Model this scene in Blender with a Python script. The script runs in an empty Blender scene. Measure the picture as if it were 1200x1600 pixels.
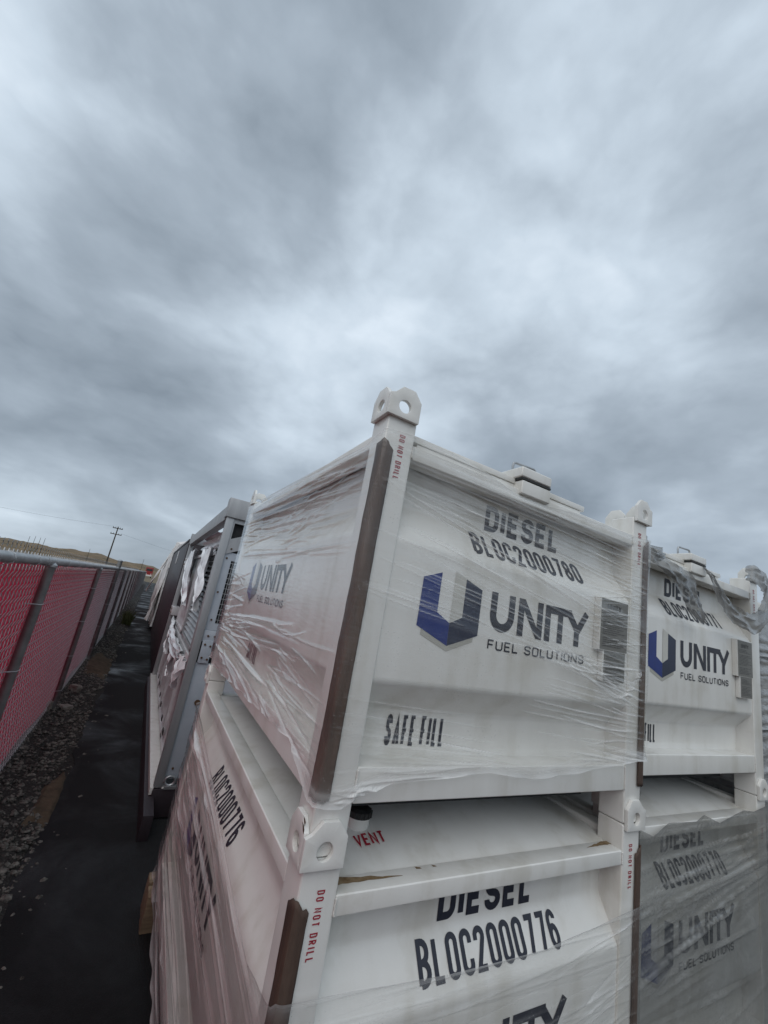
import bpy, bmesh, math, random
import numpy as np
from mathutils import Vector, Matrix

# ------------------------------------------------------------------ camera, sky, sun, exposure
S = bpy.context.scene
COL = S.collection
cam_d = bpy.data.cameras.new('camera'); cam = bpy.data.objects.new('camera', cam_d); COL.objects.link(cam)
cam_d.sensor_fit = 'HORIZONTAL'; cam_d.sensor_width = 36.0; cam_d.lens = 649.148 / 1200 * 36
cam_d.clip_start = 0.02; cam_d.clip_end = 6000
RX = Vector((0.856988, -0.485056, 0.174047)); RY = Vector((0.265087, 0.125303, -0.956048)); RZ = Vector((0.441928, 0.865459, 0.235965))
M = Matrix((( RX.x, -RY.x, -RZ.x, -0.421632), (RX.y, -RY.y, -RZ.y, -0.895255), (RX.z, -RY.z, -RZ.z, 1.68), (0, 0, 0, 1)))
cam.matrix_world = M
S.camera = cam
S.view_settings.view_transform = 'Standard'; S.view_settings.look = 'None'
S.view_settings.exposure = 0.2; S.view_settings.gamma = 1.0
try: S.view_settings.use_curve_mapping = False
except Exception: pass
S.cycles.transparent_max_bounces = 24
S.cycles.max_bounces = 8

SUN_EL, SUN_AZ = math.radians(48), math.radians(228)     # azimuth clockwise from +Y
sun_d = bpy.data.lights.new('sun', 'SUN'); sun_d.energy = 0.95; sun_d.angle = math.radians(60); sun_d.color = (1.0, 0.96, 0.90)
sun = bpy.data.objects.new('sun', sun_d); COL.objects.link(sun)
sdir = Vector((math.sin(SUN_AZ) * math.cos(SUN_EL), math.cos(SUN_AZ) * math.cos(SUN_EL), math.sin(SUN_EL)))
sun.rotation_euler = sdir.to_track_quat('Z', 'Y').to_euler()

def make_world():
    w = bpy.data.worlds.new('World'); S.world = w; w.use_nodes = True
    nt = w.node_tree; N = nt.nodes; Lk = nt.links; N.clear()
    def n(t, **k):
        o = N.new(t)
        for a, b in k.items(): setattr(o, a, b)
        return o
    def mth(op, a, b=None, c=None, clamp=False):
        o = n('ShaderNodeMath', operation=op); o.use_clamp = clamp
        for i, v in enumerate((a, b, c)):
            if v is None: continue
            if isinstance(v, (int, float)): o.inputs[i].default_value = v
            else: Lk.new(v, o.inputs[i])
        return o.outputs[0]
    sky = n('ShaderNodeTexSky', sky_type='NISHITA'); sky.sun_disc = False
    sky.sun_elevation = SUN_EL; sky.sun_rotation = SUN_AZ
    bgs = n('ShaderNodeBackground'); bgs.inputs[1].default_value = 0.06; Lk.new(sky.outputs[0], bgs.inputs[0])
    tc = n('ShaderNodeTexCoord'); sep = n('ShaderNodeSeparateXYZ'); Lk.new(tc.outputs['Generated'], sep.inputs[0])
    cmb = n('ShaderNodeCombineXYZ')                       # direction, flattened so that far banks lie level
    Lk.new(sep.outputs[0], cmb.inputs[0]); Lk.new(sep.outputs[1], cmb.inputs[1])
    Lk.new(mth('MULTIPLY', mth('POWER', mth('MAXIMUM', sep.outputs[2], 0.0), 0.75), 1.9), cmb.inputs[2])
    def noise(scale, det, rough, off, dist=0.0, src=None):
        mp = n('ShaderNodeMapping'); mp.inputs['Location'].default_value = off; Lk.new(src or cmb.outputs[0], mp.inputs[0])
        t = n('ShaderNodeTexNoise'); t.inputs['Scale'].default_value = scale; t.inputs['Detail'].default_value = det
        t.inputs['Roughness'].default_value = rough; t.inputs['Distortion'].default_value = dist
        Lk.new(mp.outputs[0], t.inputs['Vector']); return t.outputs[0]
    def soft(a, k):   # centre a noise value and scale it
        return mth('MULTIPLY', mth('SUBTRACT', a, 0.5), k)
    big = noise(2.0, 3, 0.45, (3.1, 7.7, 0), 0.3)
    mid = noise(4.2, 7, 0.46, (1.3, 2.2, 0.4), 0.5)
    fine = noise(14.0, 7, 0.58, (5.3, 0.2, 0.9), 0.4)
    vo = n('ShaderNodeTexVoronoi', feature='F1'); vo.inputs['Scale'].default_value = 3.6
    vo.inputs['Detail'].default_value = 2.0; vo.inputs['Roughness'].default_value = 0.42
    wn = n('ShaderNodeTexNoise'); wn.inputs['Scale'].default_value = 3.2; wn.inputs['Detail'].default_value = 5; Lk.new(cmb.outputs[0], wn.inputs['Vector'])
    wv = n('ShaderNodeVectorMath', operation='MULTIPLY_ADD'); Lk.new(wn.outputs['Color'], wv.inputs[0]); wv.inputs[1].default_value = (.6, .6, .6); Lk.new(cmb.outputs[0], wv.inputs[2])
    Lk.new(wv.outputs[0], vo.inputs['Vector'])
    puff = mth('MULTIPLY', mth('SUBTRACT', 0.52, vo.outputs['Distance']), 0.24)
    v = mth('ADD', mth('ADD', soft(big, 0.75), soft(mid, 0.38)), mth('ADD', mth('ADD', soft(fine, 0.13), puff), 0.52))
    # broad bright and dark banks of cloud, each round a direction
    def lobe(d, p, k):
        dn = n('ShaderNodeVectorMath', operation='DOT_PRODUCT'); Lk.new(tc.outputs['Generated'], dn.inputs[0])
        dn.inputs[1].default_value = Vector(d).normalized()
        return mth('MULTIPLY', mth('POWER', mth('MAXIMUM', dn.outputs['Value'], 0.0), p), k)
    for d, p, k in (((0.19, 0.80, 0.56), 34, 0.40), ((0.60, 0.42, 0.70), 22, 0.28), ((-0.40, 0.68, 0.62), 60, 0.50),
                    ((-0.16, 0.78, 0.60), 14, -0.26), ((0.10, 0.40, 0.90), 14, -0.16), ((0.83, 0.22, 0.56), 60, -0.20),
                    ((-0.1, 1.0, 0.14), 30, -0.10), ((-0.25, 1.0, 0.035), 200, 0.25), ((-0.2, -0.6, 0.8), 2, 0.35)):
        v = mth('ADD', v, lobe(d, p, k))
    cr = n('ShaderNodeValToRGB'); Lk.new(v, cr.inputs[0])
    e = cr.color_ramp.elements
    e[0].position = 0.10; e[0].color = (0.205, 0.250, 0.300, 1)
    e[1].position = 1.15 / 1.2; e[1].color = (0.78, 0.87, 0.96, 1)
    m = cr.color_ramp.elements.new(0.42); m.color = (0.360, 0.425, 0.495, 1)
    m = cr.color_ramp.elements.new(0.68); m.color = (0.555, 0.645, 0.735, 1)
    bgc = n('ShaderNodeBackground'); Lk.new(cr.outputs[0], bgc.inputs[0]); bgc.inputs[1].default_value = 1.0
    mix = n('ShaderNodeMixShader'); mix.inputs[0].default_value = 0.93
    Lk.new(bgs.outputs[0], mix.inputs[1]); Lk.new(bgc.outputs[0], mix.inputs[2])
    out = n('ShaderNodeOutputWorld'); Lk.new(mix.outputs[0], out.inputs[0])
make_world()

# ------------------------------------------------------------------ materials
class Mat:
    def __init__(s, name):
        s.m = bpy.data.materials.new(name); s.m.use_nodes = True
        s.nt = s.m.node_tree; s.N = s.nt.nodes; s.L = s.nt.links
        s.b = s.N['Principled BSDF']; s.out = s.N['Material Output']
    def node(s, t, **k):
        o = s.N.new(t)
        for a, b in k.items(): setattr(o, a, b)
        return o
    def coord(s, scale=(1, 1, 1), kind='Object'):
        tc = s.node('ShaderNodeTexCoord'); mp = s.node('ShaderNodeMapping'); mp.inputs['Scale'].default_value = scale
        s.L.new(tc.outputs[kind], mp.inputs[0]); return mp.outputs[0]
    def noise(s, vec, scale, det=4, rough=0.5, dist=0):
        t = s.node('ShaderNodeTexNoise'); t.inputs['Scale'].default_value = scale; t.inputs['Detail'].default_value = det
        t.inputs['Roughness'].default_value = rough; t.inputs['Distortion'].default_value = dist
        s.L.new(vec, t.inputs['Vector']); return t.outputs[0]
    def ramp(s, fac, stops):
        r = s.node('ShaderNodeValToRGB'); s.L.new(fac, r.inputs[0]); e = r.color_ramp.elements
        e[0].position, e[0].color = stops[0][0], (*stops[0][1], 1); e[1].position, e[1].color = stops[-1][0], (*stops[-1][1], 1)
        for p, c in stops[1:-1]: x = e.new(p); x.color = (*c, 1)
        return r.outputs[0]
    def bump(s, h, strength, dist):
        b = s.node('ShaderNodeBump'); b.inputs['Strength'].default_value = strength; b.inputs['Distance'].default_value = dist
        s.L.new(h, b.inputs['Height']); s.L.new(b.outputs[0], s.b.inputs['Normal']); return b
    def set(s, **k):
        for a, v in k.items():
            s.b.inputs[a.replace('_', ' ')].default_value = v
        return s

def noisy(name, c0, c1, scale, rough=0.5, metallic=0.0, bump=0.0, bscale=None, det=6, stretch=(1, 1, 1), coat=0.0, bdist=0.004, r2=None, lo=0.3, hi=0.7):
    m = Mat(name); v = m.coord(stretch)
    n = m.noise(v, scale, det, 0.6)
    m.L.new(m.ramp(n, [(lo, c0), (hi, c1)]), m.b.inputs['Base Color'])
    m.set(Roughness=rough, Metallic=metallic)
    if coat: m.b.inputs['Coat Weight'].default_value = coat; m.b.inputs['Coat Roughness'].default_value = 0.12
    if r2 is not None:
        rr = m.ramp(n, [(0.35, (rough,) * 3), (0.65, (r2,) * 3)]); m.L.new(rr, m.b.inputs['Roughness'])
    if bump: m.bump(m.noise(v, bscale or scale * 4, 6, 0.6), bump, bdist)
    return m.m

def white_paint():
    m = Mat('white_gloss_paint'); v = m.coord()
    n = m.noise(v, 5, 8, 0.65); streak = m.noise(m.coord((12, 12, 0.8)), 1.0, 3, 0.5)
    mx = m.node('ShaderNodeMath', operation='MULTIPLY'); m.L.new(n, mx.inputs[0]); m.L.new(streak, mx.inputs[1])
    m.L.new(m.ramp(mx.outputs[0], [(0.11, (0.56, 0.54, 0.49)), (0.23, (0.69, 0.68, 0.65)), (0.45, (0.74, 0.735, 0.71))]), m.b.inputs['Base Color'])
    m.set(Roughness=0.34); m.b.inputs['Coat Weight'].default_value = 0.35; m.b.inputs['Coat Roughness'].default_value = 0.08
    m.bump(m.noise(v, 260, 3, 0.5), 0.10, 0.002)
    return m.m

def film(name, clear, haze0, hazek, tint):
    m = Mat(name); N = m.node
    at = N('ShaderNodeAttribute', attribute_name='fold')
    v = m.coord()
    cl = m.ramp(m.noise(v, 5, 6, 0.6, 0.6), [(0.34, (0.05,) * 3), (0.66, (1,) * 3)])
    drops = N('ShaderNodeTexVoronoi'); drops.inputs['Scale'].default_value = 130; m.L.new(v, drops.inputs['Vector'])
    dm = m.ramp(drops.outputs['Distance'], [(0.10, (1, 1, 1)), (0.17, (0, 0, 0))])
    dsel = m.ramp(m.noise(v, 22, 3, 0.6), [(0.50, (0, 0, 0)), (0.64, (0.45, 0.45, 0.45))])
    mul = N('ShaderNodeMath', operation='MULTIPLY'); m.L.new(dm, mul.inputs[0]); m.L.new(dsel, mul.inputs[1])
    f1 = N('ShaderNodeMath', operation='MULTIPLY_ADD'); m.L.new(at.outputs['Fac'], f1.inputs[0]); f1.inputs[1].default_value = hazek
    m.L.new(mul.outputs[0], f1.inputs[2])
    f2 = N('ShaderNodeMath', operation='MULTIPLY_ADD'); m.L.new(cl, f2.inputs[0]); f2.inputs[1].default_value = haze0; m.L.new(f1.outputs[0], f2.inputs[2])
    f2.use_clamp = True
    tr = N('ShaderNodeBsdfTransparent'); tr.inputs[0].default_value = (*clear, 1)
    df = N('ShaderNodeBsdfDiffuse'); df.inputs[0].default_value = (*tint, 1)
    tl = N('ShaderNodeBsdfTranslucent'); tl.inputs[0].default_value = (*tint, 1)
    mm = N('ShaderNodeMixShader'); mm.inputs[0].default_value = 0.4; m.L.new(df.outputs[0], mm.inputs[1]); m.L.new(tl.outputs[0], mm.inputs[2])
    mx = N('ShaderNodeMixShader'); m.L.new(f2.outputs[0], mx.inputs[0]); m.L.new(tr.outputs[0], mx.inputs[1]); m.L.new(mm.outputs[0], mx.inputs[2])
    gl = N('ShaderNodeBsdfGlossy'); gl.inputs[0].default_value = (0.92, 0.94, 0.96, 1); gl.inputs['Roughness'].default_value = 0.09
    lw = N('ShaderNodeLayerWeight'); lw.inputs['Blend'].default_value = 0.5
    p5 = N('ShaderNodeMath', operation='POWER'); m.L.new(lw.outputs['Facing'], p5.inputs[0]); p5.inputs[1].default_value = 4.0
    fr = N('ShaderNodeMath', operation='MULTIPLY_ADD'); m.L.new(p5.outputs[0], fr.inputs[0]); fr.inputs[1].default_value = 0.75; fr.inputs[2].default_value = 0.035
    bp = N('ShaderNodeBump'); bp.inputs['Strength'].default_value = 0.35; bp.inputs['Distance'].default_value = 0.004
    m.L.new(m.noise(m.coord((9, 9, 60)), 2.2, 6, 0.6, 0.4), bp.inputs['Height'])
    m.L.new(bp.outputs[0], gl.inputs['Normal']); m.L.new(bp.outputs[0], lw.inputs['Normal'])
    m2 = N('ShaderNodeMixShader'); m.L.new(fr.outputs[0], m2.inputs[0]); m.L.new(mx.outputs[0], m2.inputs[1]); m.L.new(gl.outputs[0], m2.inputs[2])
    m.L.new(m2.outputs[0], m.out.inputs[0])
    return m.m

def asphalt():
    m = Mat('wet_asphalt'); v = m.coord()
    big = m.noise(v, 0.9, 6, 0.6, 0.5); fine = m.noise(v, 160, 4, 0.7)
    m.L.new(m.ramp(fine, [(0.3, (0.004, 0.004, 0.0045)), (0.75, (0.013, 0.013, 0.014))]), m.b.inputs['Base Color'])
    m.L.new(m.ramp(big, [(0.46, (0.88,) * 3), (0.57, (0.55,) * 3), (0.66, (0.28,) * 3)]), m.b.inputs['Roughness']); m.b.inputs['Specular IOR Level'].default_value = 0.32
    m.bump(fine, 0.6, 0.004); return m.m

def ground_mat():
    m = Mat('dry_field'); v = m.coord()
    n = m.noise(v, 0.12, 10, 0.65); m.L.new(m.ramp(n, [(0.35, (0.10, 0.075, 0.045)), (0.65, (0.17, 0.13, 0.075))]), m.b.inputs['Base Color'])
    m.set(Roughness=0.95); return m.m

def hill_mat():
    m = Mat('dry_hills'); v = m.coord()
    n = m.noise(v, 0.11, 12, 0.8); m.L.new(m.ramp(n, [(0.36, (0.055, 0.058, 0.035)), (0.47, (0.13, 0.092, 0.052)), (0.62, (0.22, 0.155, 0.09))]), m.b.inputs['Base Color'])
    m.set(Roughness=1.0); return m.m

def red_mesh_mat(name, c0, c1):
    m = Mat(name); v = m.coord()
    wv = m.node('ShaderNodeTexWave'); wv.bands_direction = 'Z'; wv.inputs['Scale'].default_value = 60; wv.inputs['Distortion'].default_value = 1.0
    m.L.new(v, wv.inputs['Vector'])
    n = m.noise(v, 1.7, 8, 0.68); mm = m.node('ShaderNodeMath', operation='MULTIPLY_ADD'); m.L.new(wv.outputs['Fac'], mm.inputs[0]); mm.inputs[1].default_value = 0.35; m.L.new(n, mm.inputs[2])
    m.L.new(m.ramp(mm.outputs[0], [(0.35, c0), (0.9, c1)]), m.b.inputs['Base Color'])
    m.set(Roughness=0.75); m.bump(mm.outputs[0], 0.4, 0.01)
    tl = m.node('ShaderNodeBsdfTranslucent'); tl.inputs[0].default_value = (*[min(1, x * 1.15) for x in c1], 1)
    mx = m.node('ShaderNodeMixShader'); mx.inputs[0].default_value = 0.38
    m.L.new(m.b.outputs[0], mx.inputs[1]); m.L.new(tl.outputs[0], mx.inputs[2]); m.L.new(mx.outputs[0], m.out.inputs[0]); return m.m

PAINT = white_paint()
INK = noisy('navy_black_vinyl', (0.012, 0.014, 0.026), (0.020, 0.022, 0.036), 40, 0.45)
NAVY = noisy('dark_navy_vinyl', (0.012, 0.018, 0.045), (0.018, 0.026, 0.060), 20, 0.4)
BLUE = noisy('royal_blue_vinyl', (0.006, 0.022, 0.15), (0.010, 0.032, 0.20), 20, 0.4)
GREYV = noisy('grey_vinyl', (0.50, 0.49, 0.45), (0.56, 0.55, 0.51), 20, 0.45)
SHADV = noisy('pale_grey_vinyl', (0.38, 0.37, 0.33), (0.44, 0.43, 0.39), 20, 0.5)
REDV = noisy('red_vinyl', (0.30, 0.018, 0.035), (0.36, 0.025, 0.045), 30, 0.5)
PLATE = noisy('etched_steel_plate', (0.13, 0.127, 0.115), (0.22, 0.215, 0.20), 60, 0.5, 0.2, stretch=(1, 1, 12))
PLATETXT = noisy('plate_print', (0.05, 0.05, 0.05), (0.09, 0.09, 0.09), 30, 0.6)
CARD = noisy('brown_cardboard', (0.040, 0.024, 0.018), (0.115, 0.072, 0.052), 7, 0.75, 0, 0.4, 60, stretch=(4, 4, 0.8), det=9)
RUBBER = noisy('black_rubber', (0.012, 0.012, 0.013), (0.03, 0.03, 0.03), 30, 0.55)
RUST = noisy('rust_and_mud', (0.13, 0.075, 0.03), (0.26, 0.19, 0.11), 60, 0.9, 0, 0.5, 120)
CHIP = noisy('bare_rusty_steel', (0.05, 0.028, 0.015), (0.12, 0.07, 0.04), 60, 0.8)
STEEL = noisy('galvanised_steel', (0.30, 0.31, 0.32), (0.50, 0.51, 0.52), 18, 0.38, 0.75, 0.1, 80, r2=0.5)
POSTM = noisy('weathered_post_steel', (0.13, 0.128, 0.128), (0.24, 0.237, 0.235), 9, 0.5, 0.5, 0.1, 80, r2=0.6)
WIRE = noisy('galvanised_wire', (0.36, 0.36, 0.37), (0.52, 0.52, 0.53), 40, 0.45, 0.6)
ALU = noisy('brushed_aluminium', (0.27, 0.275, 0.285), (0.42, 0.425, 0.435), 7, 0.42, 0.5, 0.12, 60, stretch=(1, 1, 0.2), r2=0.55)
BLUEGREY = noisy('blue_grey_panel_paint', (0.36, 0.40, 0.45), (0.46, 0.50, 0.55), 6, 0.4, 0.1, 0.05, 90)
PALE = noisy('pale_panel_paint', (0.42, 0.41, 0.43), (0.58, 0.57, 0.58), 5, 0.35, 0.0, 0.06, 50, coat=0.3)
DARK = noisy('dark_panel_paint', (0.018, 0.012, 0.016), (0.030, 0.022, 0.028), 4, 0.55, 0.0, 0.03, 60, coat=0.08)
VOID = noisy('dark_interior', (0.012, 0.013, 0.015), (0.02, 0.02, 0.022), 10, 0.8)
PLASTIC = noisy('white_plastic_sheet', (0.66, 0.67, 0.70), (0.80, 0.81, 0.83), 12, 0.35, 0.0, 0.5, 22, coat=0.3, bdist=0.01)
GREYPL = noisy('grey_torn_film', (0.15, 0.155, 0.16), (0.40, 0.41, 0.42), 16, 0.3, 0.0, 0.6, 30, stretch=(1, 1, 3), coat=0.6, bdist=0.01)
TARP = noisy('dirty_white_tarp', (0.58, 0.54, 0.53), (0.80, 0.79, 0.78), 5, 0.55, 0.0, 0.6, 14, bdist=0.03)
REDM = red_mesh_mat('red_privacy_mesh', (0.27, 0.013, 0.034), (0.50, 0.034, 0.075))
GREYM = red_mesh_mat('faded_privacy_mesh', (0.17, 0.05, 0.065), (0.27, 0.10, 0.12))
WOOD = noisy('weathered_timber', (0.13, 0.09, 0.055), (0.26, 0.19, 0.12), 6, 0.85, 0, 0.5, 60, stretch=(1, 8, 8))
POLEW = noisy('tarred_pole_wood', (0.035, 0.028, 0.022), (0.07, 0.055, 0.042), 5, 0.9)
CONC = noisy('broken_concrete', (0.16, 0.15, 0.13), (0.34, 0.32, 0.28), 14, 0.95, 0, 0.8, 40)
STONE = noisy('gravel_stone', (0.012, 0.011, 0.010), (0.24, 0.225, 0.195), 31, 0.9, 0, 0.3, 60, lo=0.35, hi=0.68)
GRAVEL = noisy('gravel_bed', (0.010, 0.0095, 0.0085), (0.055, 0.052, 0.046), 48, 0.95, 0, 1.0, 60, bdist=0.03)
DIRT = noisy('tan_dirt', (0.050, 0.036, 0.023), (0.13, 0.092, 0.058), 12, 1.0, 0, 0.7, 60, bdist=0.02)
WEED = noisy('weed_leaf', (0.04, 0.055, 0.015), (0.09, 0.10, 0.035), 9, 0.8)
REDP = noisy('red_vehicle_paint', (0.22, 0.012, 0.014), (0.30, 0.02, 0.02), 4, 0.4)
GLASS = noisy('dark_window_glass', (0.01, 0.012, 0.015), (0.02, 0.022, 0.025), 4, 0.1)
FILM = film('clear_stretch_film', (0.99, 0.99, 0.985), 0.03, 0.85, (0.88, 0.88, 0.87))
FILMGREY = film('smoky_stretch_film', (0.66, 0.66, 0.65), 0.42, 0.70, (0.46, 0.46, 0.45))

TORN = film('grey_torn_film', (0.60, 0.60, 0.60), 1.0, 0.5, (0.34, 0.34, 0.34))

# ------------------------------------------------------------------ helpers
class MB:
    """collects shapes and links them as ONE mesh object"""
    def __init__(s): s.v = []; s.f = []
    def add(s, vs, fs):
        o = len(s.v); s.v += [tuple(p) for p in vs]; s.f += [tuple(i + o for i in f) for f in fs]; return s
    def box(s, x0, x1, y0, y1, z0, z1):
        return s.add([(x0, y0, z0), (x1, y0, z0), (x1, y1, z0), (x0, y1, z0), (x0, y0, z1), (x1, y0, z1), (x1, y1, z1), (x0, y1, z1)],
                     [(0, 3, 2, 1), (4, 5, 6, 7), (0, 1, 5, 4), (1, 2, 6, 5), (2, 3, 7, 6), (3, 0, 4, 7)])
    def prism(s, poly, fn, d0, d1):
        n = len(poly); vs = [fn(a, b, d0) for a, b in poly] + [fn(a, b, d1) for a, b in poly]
        fs = [tuple(range(n)), tuple(range(2 * n - 1, n - 1, -1))] + [(i, i + n, (i + 1) % n + n, (i + 1) % n) for i in range(n)]
        return s.add(vs, fs)
    def tube(s, pts, r, n=8, cap=True):
        pts = [Vector(p) for p in pts]; rs = r if isinstance(r, (list, tuple)) else [r] * len(pts); vs = []; fs = []
        prev = None
        for i, p in enumerate(pts):
            t = (pts[min(i + 1, len(pts) - 1)] - pts[max(i - 1, 0)]).normalized()
            u = t.orthogonal().normalized() if prev is None else (prev - t * prev.dot(t)).normalized()
            prev = u; w = t.cross(u)
            for k in range(n):
                a = 2 * math.pi * k / n; vs.append(p + (u * math.cos(a) + w * math.sin(a)) * rs[i])
        for i in range(len(pts) - 1):
            for k in range(n): fs.append((i * n + k, i * n + (k + 1) % n, (i + 1) * n + (k + 1) % n, (i + 1) * n + k))
        if cap: fs += [tuple(range(n - 1, -1, -1)), tuple((len(pts) - 1) * n + k for k in range(n))]
        return s.add(vs, fs)
    def ribbon(s, rows):
        """rows: list of equal-length point lists"""
        w = len(rows[0]); o = [p for r in rows for p in r]
        return s.add(o, [(i * w + k, i * w + k + 1, (i + 1) * w + k + 1, (i + 1) * w + k) for i in range(len(rows) - 1) for k in range(w - 1)])
    def mesh(s, name, mat, bevel=0, seg=2, smooth=False, angle=30):
        me = bpy.data.meshes.new(name); me.from_pydata(s.v, [], s.f); me.materials.append(mat)
        bm = bmesh.new(); bm.from_mesh(me); bmesh.ops.recalc_face_normals(bm, faces=bm.faces)
        if bevel:
            ed = [e for e in bm.edges if len(e.link_faces) == 2 and e.calc_face_angle(0) > math.radians(25)]
            bmesh.ops.bevel(bm, geom=ed, offset=bevel, segments=seg, affect='EDGES', profile=0.6, clamp_overlap=True)
        bm.to_mesh(me); bm.free()
        if smooth or bevel:
            for p in me.polygons: p.use_smooth = True
            try: me.set_sharp_from_angle(angle=math.radians(angle))
            except Exception: pass
        return me
    def build(s, name, mat, parent=None, **k):
        return link(name, s.mesh(name, mat, **k), parent)

def link(name, me, parent=None, loc=None):
    o = bpy.data.objects.new(name, me); COL.objects.link(o)
    if parent is not None: o.parent = parent
    if loc is not None: o.location = loc
    return o
def tag(o, label, cat, group=None, kind=None):
    if label: o['label'] = label
    if cat: o['category'] = cat
    if group: o['group'] = group
    if kind: o['kind'] = kind
    return o
def thing(name, label, cat, loc=(0, 0, 0), group=None):
    o = bpy.data.objects.new(name, None); o.empty_display_size = 0.2; COL.objects.link(o); o.location = loc
    return tag(o, label, cat, group)
def structure(name, mb, mat, **k):
    o = mb.build(name, mat, **k); o['kind'] = 'structure'; return o

# ------------------------------------------------------------------ stroke lettering (condensed, even stroke)
def arc(cx, cy, rx, ry, a0, a1, n=9):
    return [(cx + rx * math.cos(math.radians(a0 + (a1 - a0) * i / n)), cy + ry * math.sin(math.radians(a0 + (a1 - a0) * i / n))) for i in range(n + 1)]
def glyph(c, W, H):
    r = min(W / 2, H * 0.28); h = H / 2
    if c in 'O0': return [arc(W - r, H - r, r, r, 0, 90) + arc(r, H - r, r, r, 90, 180) + arc(r, r, r, r, 180, 270) + arc(W - r, r, r, r, 270, 360) + [(W, H - r)]]
    if c == 'C': return [[(W, H * .70)] + arc(W - r, H - r, r, r, 0, 90) + arc(r, H - r, r, r, 90, 180) + arc(r, r, r, r, 180, 270) + arc(W - r, r, r, r, 270, 360) + [(W, H * .30)]]
    if c == 'I': return [[(0, 0), (0, H)]]
    if c == 'L': return [[(0, H), (0, 0), (W, 0)]]
    if c == 'E': return [[(W, H), (0, H), (0, 0), (W, 0)], [(0, h), (W * .88, h)]]
    if c == 'F': return [[(W, H), (0, H), (0, 0)], [(0, h), (W * .88, h)]]
    if c == 'D': return [[(0, 0), (0, H)] + arc(W - r, H - r, r, r, 90, 0) + arc(W - r, r, r, r, 0, -90) + [(0, 0)]]
    if c == 'B':
        q = H * .25
        return [[(0, 0), (0, H)] + arc(W - q, H - q, q * .9, q, 90, -90) + [(0, h)], [(0, h)] + arc(W - q, q, q, q, 90, -90) + [(0, 0)]]
    if c == 'R':
        q = H * .26
        return [[(0, 0), (0, H)] + arc(W - q, H - q, q, q, 90, -90) + [(0, H - 2 * q)], [(W * .45, H - 2 * q), (W, 0)]]
    if c == 'S':
        q = H * .25
        return [[(W, H * .74)] + arc(W / 2, H - q, W / 2, q, 20, 180) + arc(W / 2, H - q, W / 2, q, 180, 250, 4) + arc(W / 2, q, W / 2, q, 70, 0, 4) + arc(W / 2, q, W / 2, q, 0, -180) + [(0, H * .26)]]
    if c == 'A': return [[(0, 0), (W / 2, H), (W, 0)], [(W * .17, H * .30), (W * .83, H * .30)]]
    if c == 'N': return [[(0, 0), (0, H), (W, 0), (W, H)]]
    if c == 'O': return []
    if c == 'T': return [[(0, H), (W, H)], [(W / 2, H), (W / 2, 0)]]
    if c == 'U': return [[(0, H)] + arc(r, r, r, r, 180, 270) + arc(W - r, r, r, r, 270, 360) + [(W, H)]]
    if c == 'V': return [[(0, H), (W / 2, 0), (W, H)]]
    if c == 'Y': return [[(0, H), (W / 2, h * .9), (W, H)], [(W / 2, h * .9), (W / 2, 0)]]
    if c == '1': return [[(W * .1, H * .78), (W * .55, H), (W * .55, 0)]]
    if c == '2': return [[(0, H * .72)] + arc(W / 2, H - W / 2, W / 2, W / 2, 165, -20) + [(0, 0), (W, 0)]]
    if c == '7': return [[(0, H), (W, H), (W * .35, 0)]]
    if c == '8':
        q = H * .25
        return [arc(W / 2, H - q, W * .44, q, -90, 270, 16), arc(W / 2, q, W / 2, q, -270, 90, 16)]
    if c == '6':
        q = H * .29
        return [[(W * .9, H * .80)] + arc(W / 2, H - q, W / 2, q, 30, 180, 8) + [(0, q)], arc(W / 2, q, W / 2, q, 0, 360, 18)]
    return []
def stroke(mb, pts, th, fn, lift):
    """flat ribbon of width th along a polyline, mitred"""
    p = [Vector((a, b)) for a, b in pts]; q = [p[0]]
    for a in p[1:]:
        if (a - q[-1]).length > th * 0.02: q.append(a)
    p = q; n = len(p)
    if n < 2: return
    closed = (p[0] - p[-1]).length < th * .05
    L = []; Rr = []
    for i in range(n):
        if closed and i in (0, n - 1): a, b = p[0] - p[n - 2], p[1] - p[0]
        else: a, b = (p[i] - p[i - 1]) if i else (p[1] - p[0]), (p[i + 1] - p[i]) if i < n - 1 else (p[n - 1] - p[n - 2])
        na = Vector((-a.y, a.x)).normalized(); nb = Vector((-b.y, b.x)).normalized()
        m = (na + nb); m = m.normalized() if m.length > 1e-6 else na
        k = th / 2 / max(m.dot(nb), 0.42)
        L.append(p[i] + m * k); Rr.append(p[i] - m * k)
    mb.ribbon([[fn(a.x, a.y, lift), fn(b.x, b.y, lift)] for a, b in zip(L, Rr)])
WIDE = {'I': 0.0, '1': .6, 'L': .85, 'E': .9, 'F': .88, 'N': 1.08, 'A': 1.12, 'V': 1.1, 'T': .95}
def write(text, width, height, th, fn, mb=None, gap=1.0, lift=0.0012):
    """text fitted into width x height; fn(s, t, lift) -> point on the surface"""
    mb = mb or MB(); H = height - th; units = 0.0
    for i, c in enumerate(text): units += (0.55 if c == ' ' else WIDE.get(c, 1.0))
    g = th * 0.60 * gap; vis = [c for c in text if c != ' ']
    w = (width - g * (len(text) - 1) - th * len(vis)) / units
    x = 0.0; k = 0
    for c in text:
        if c == ' ': x += .55 * w + g; continue
        cw = WIDE.get(c, 1.0) * w
        for st in glyph(c, cw, H):
            stroke(mb, [(x + th / 2 + a, th / 2 + b) for a, b in st], th, fn, lift + k * 0.00003); k += 1
        x += cw + th + g
    return mb
def plane(o, s, t, n):
    o, s, t, n = Vector(o), Vector(s).normalized(), Vector(t).normalized(), Vector(n).normalized()
    return lambda a, b, d: tuple(o + s * a + t * b + n * d)

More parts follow.
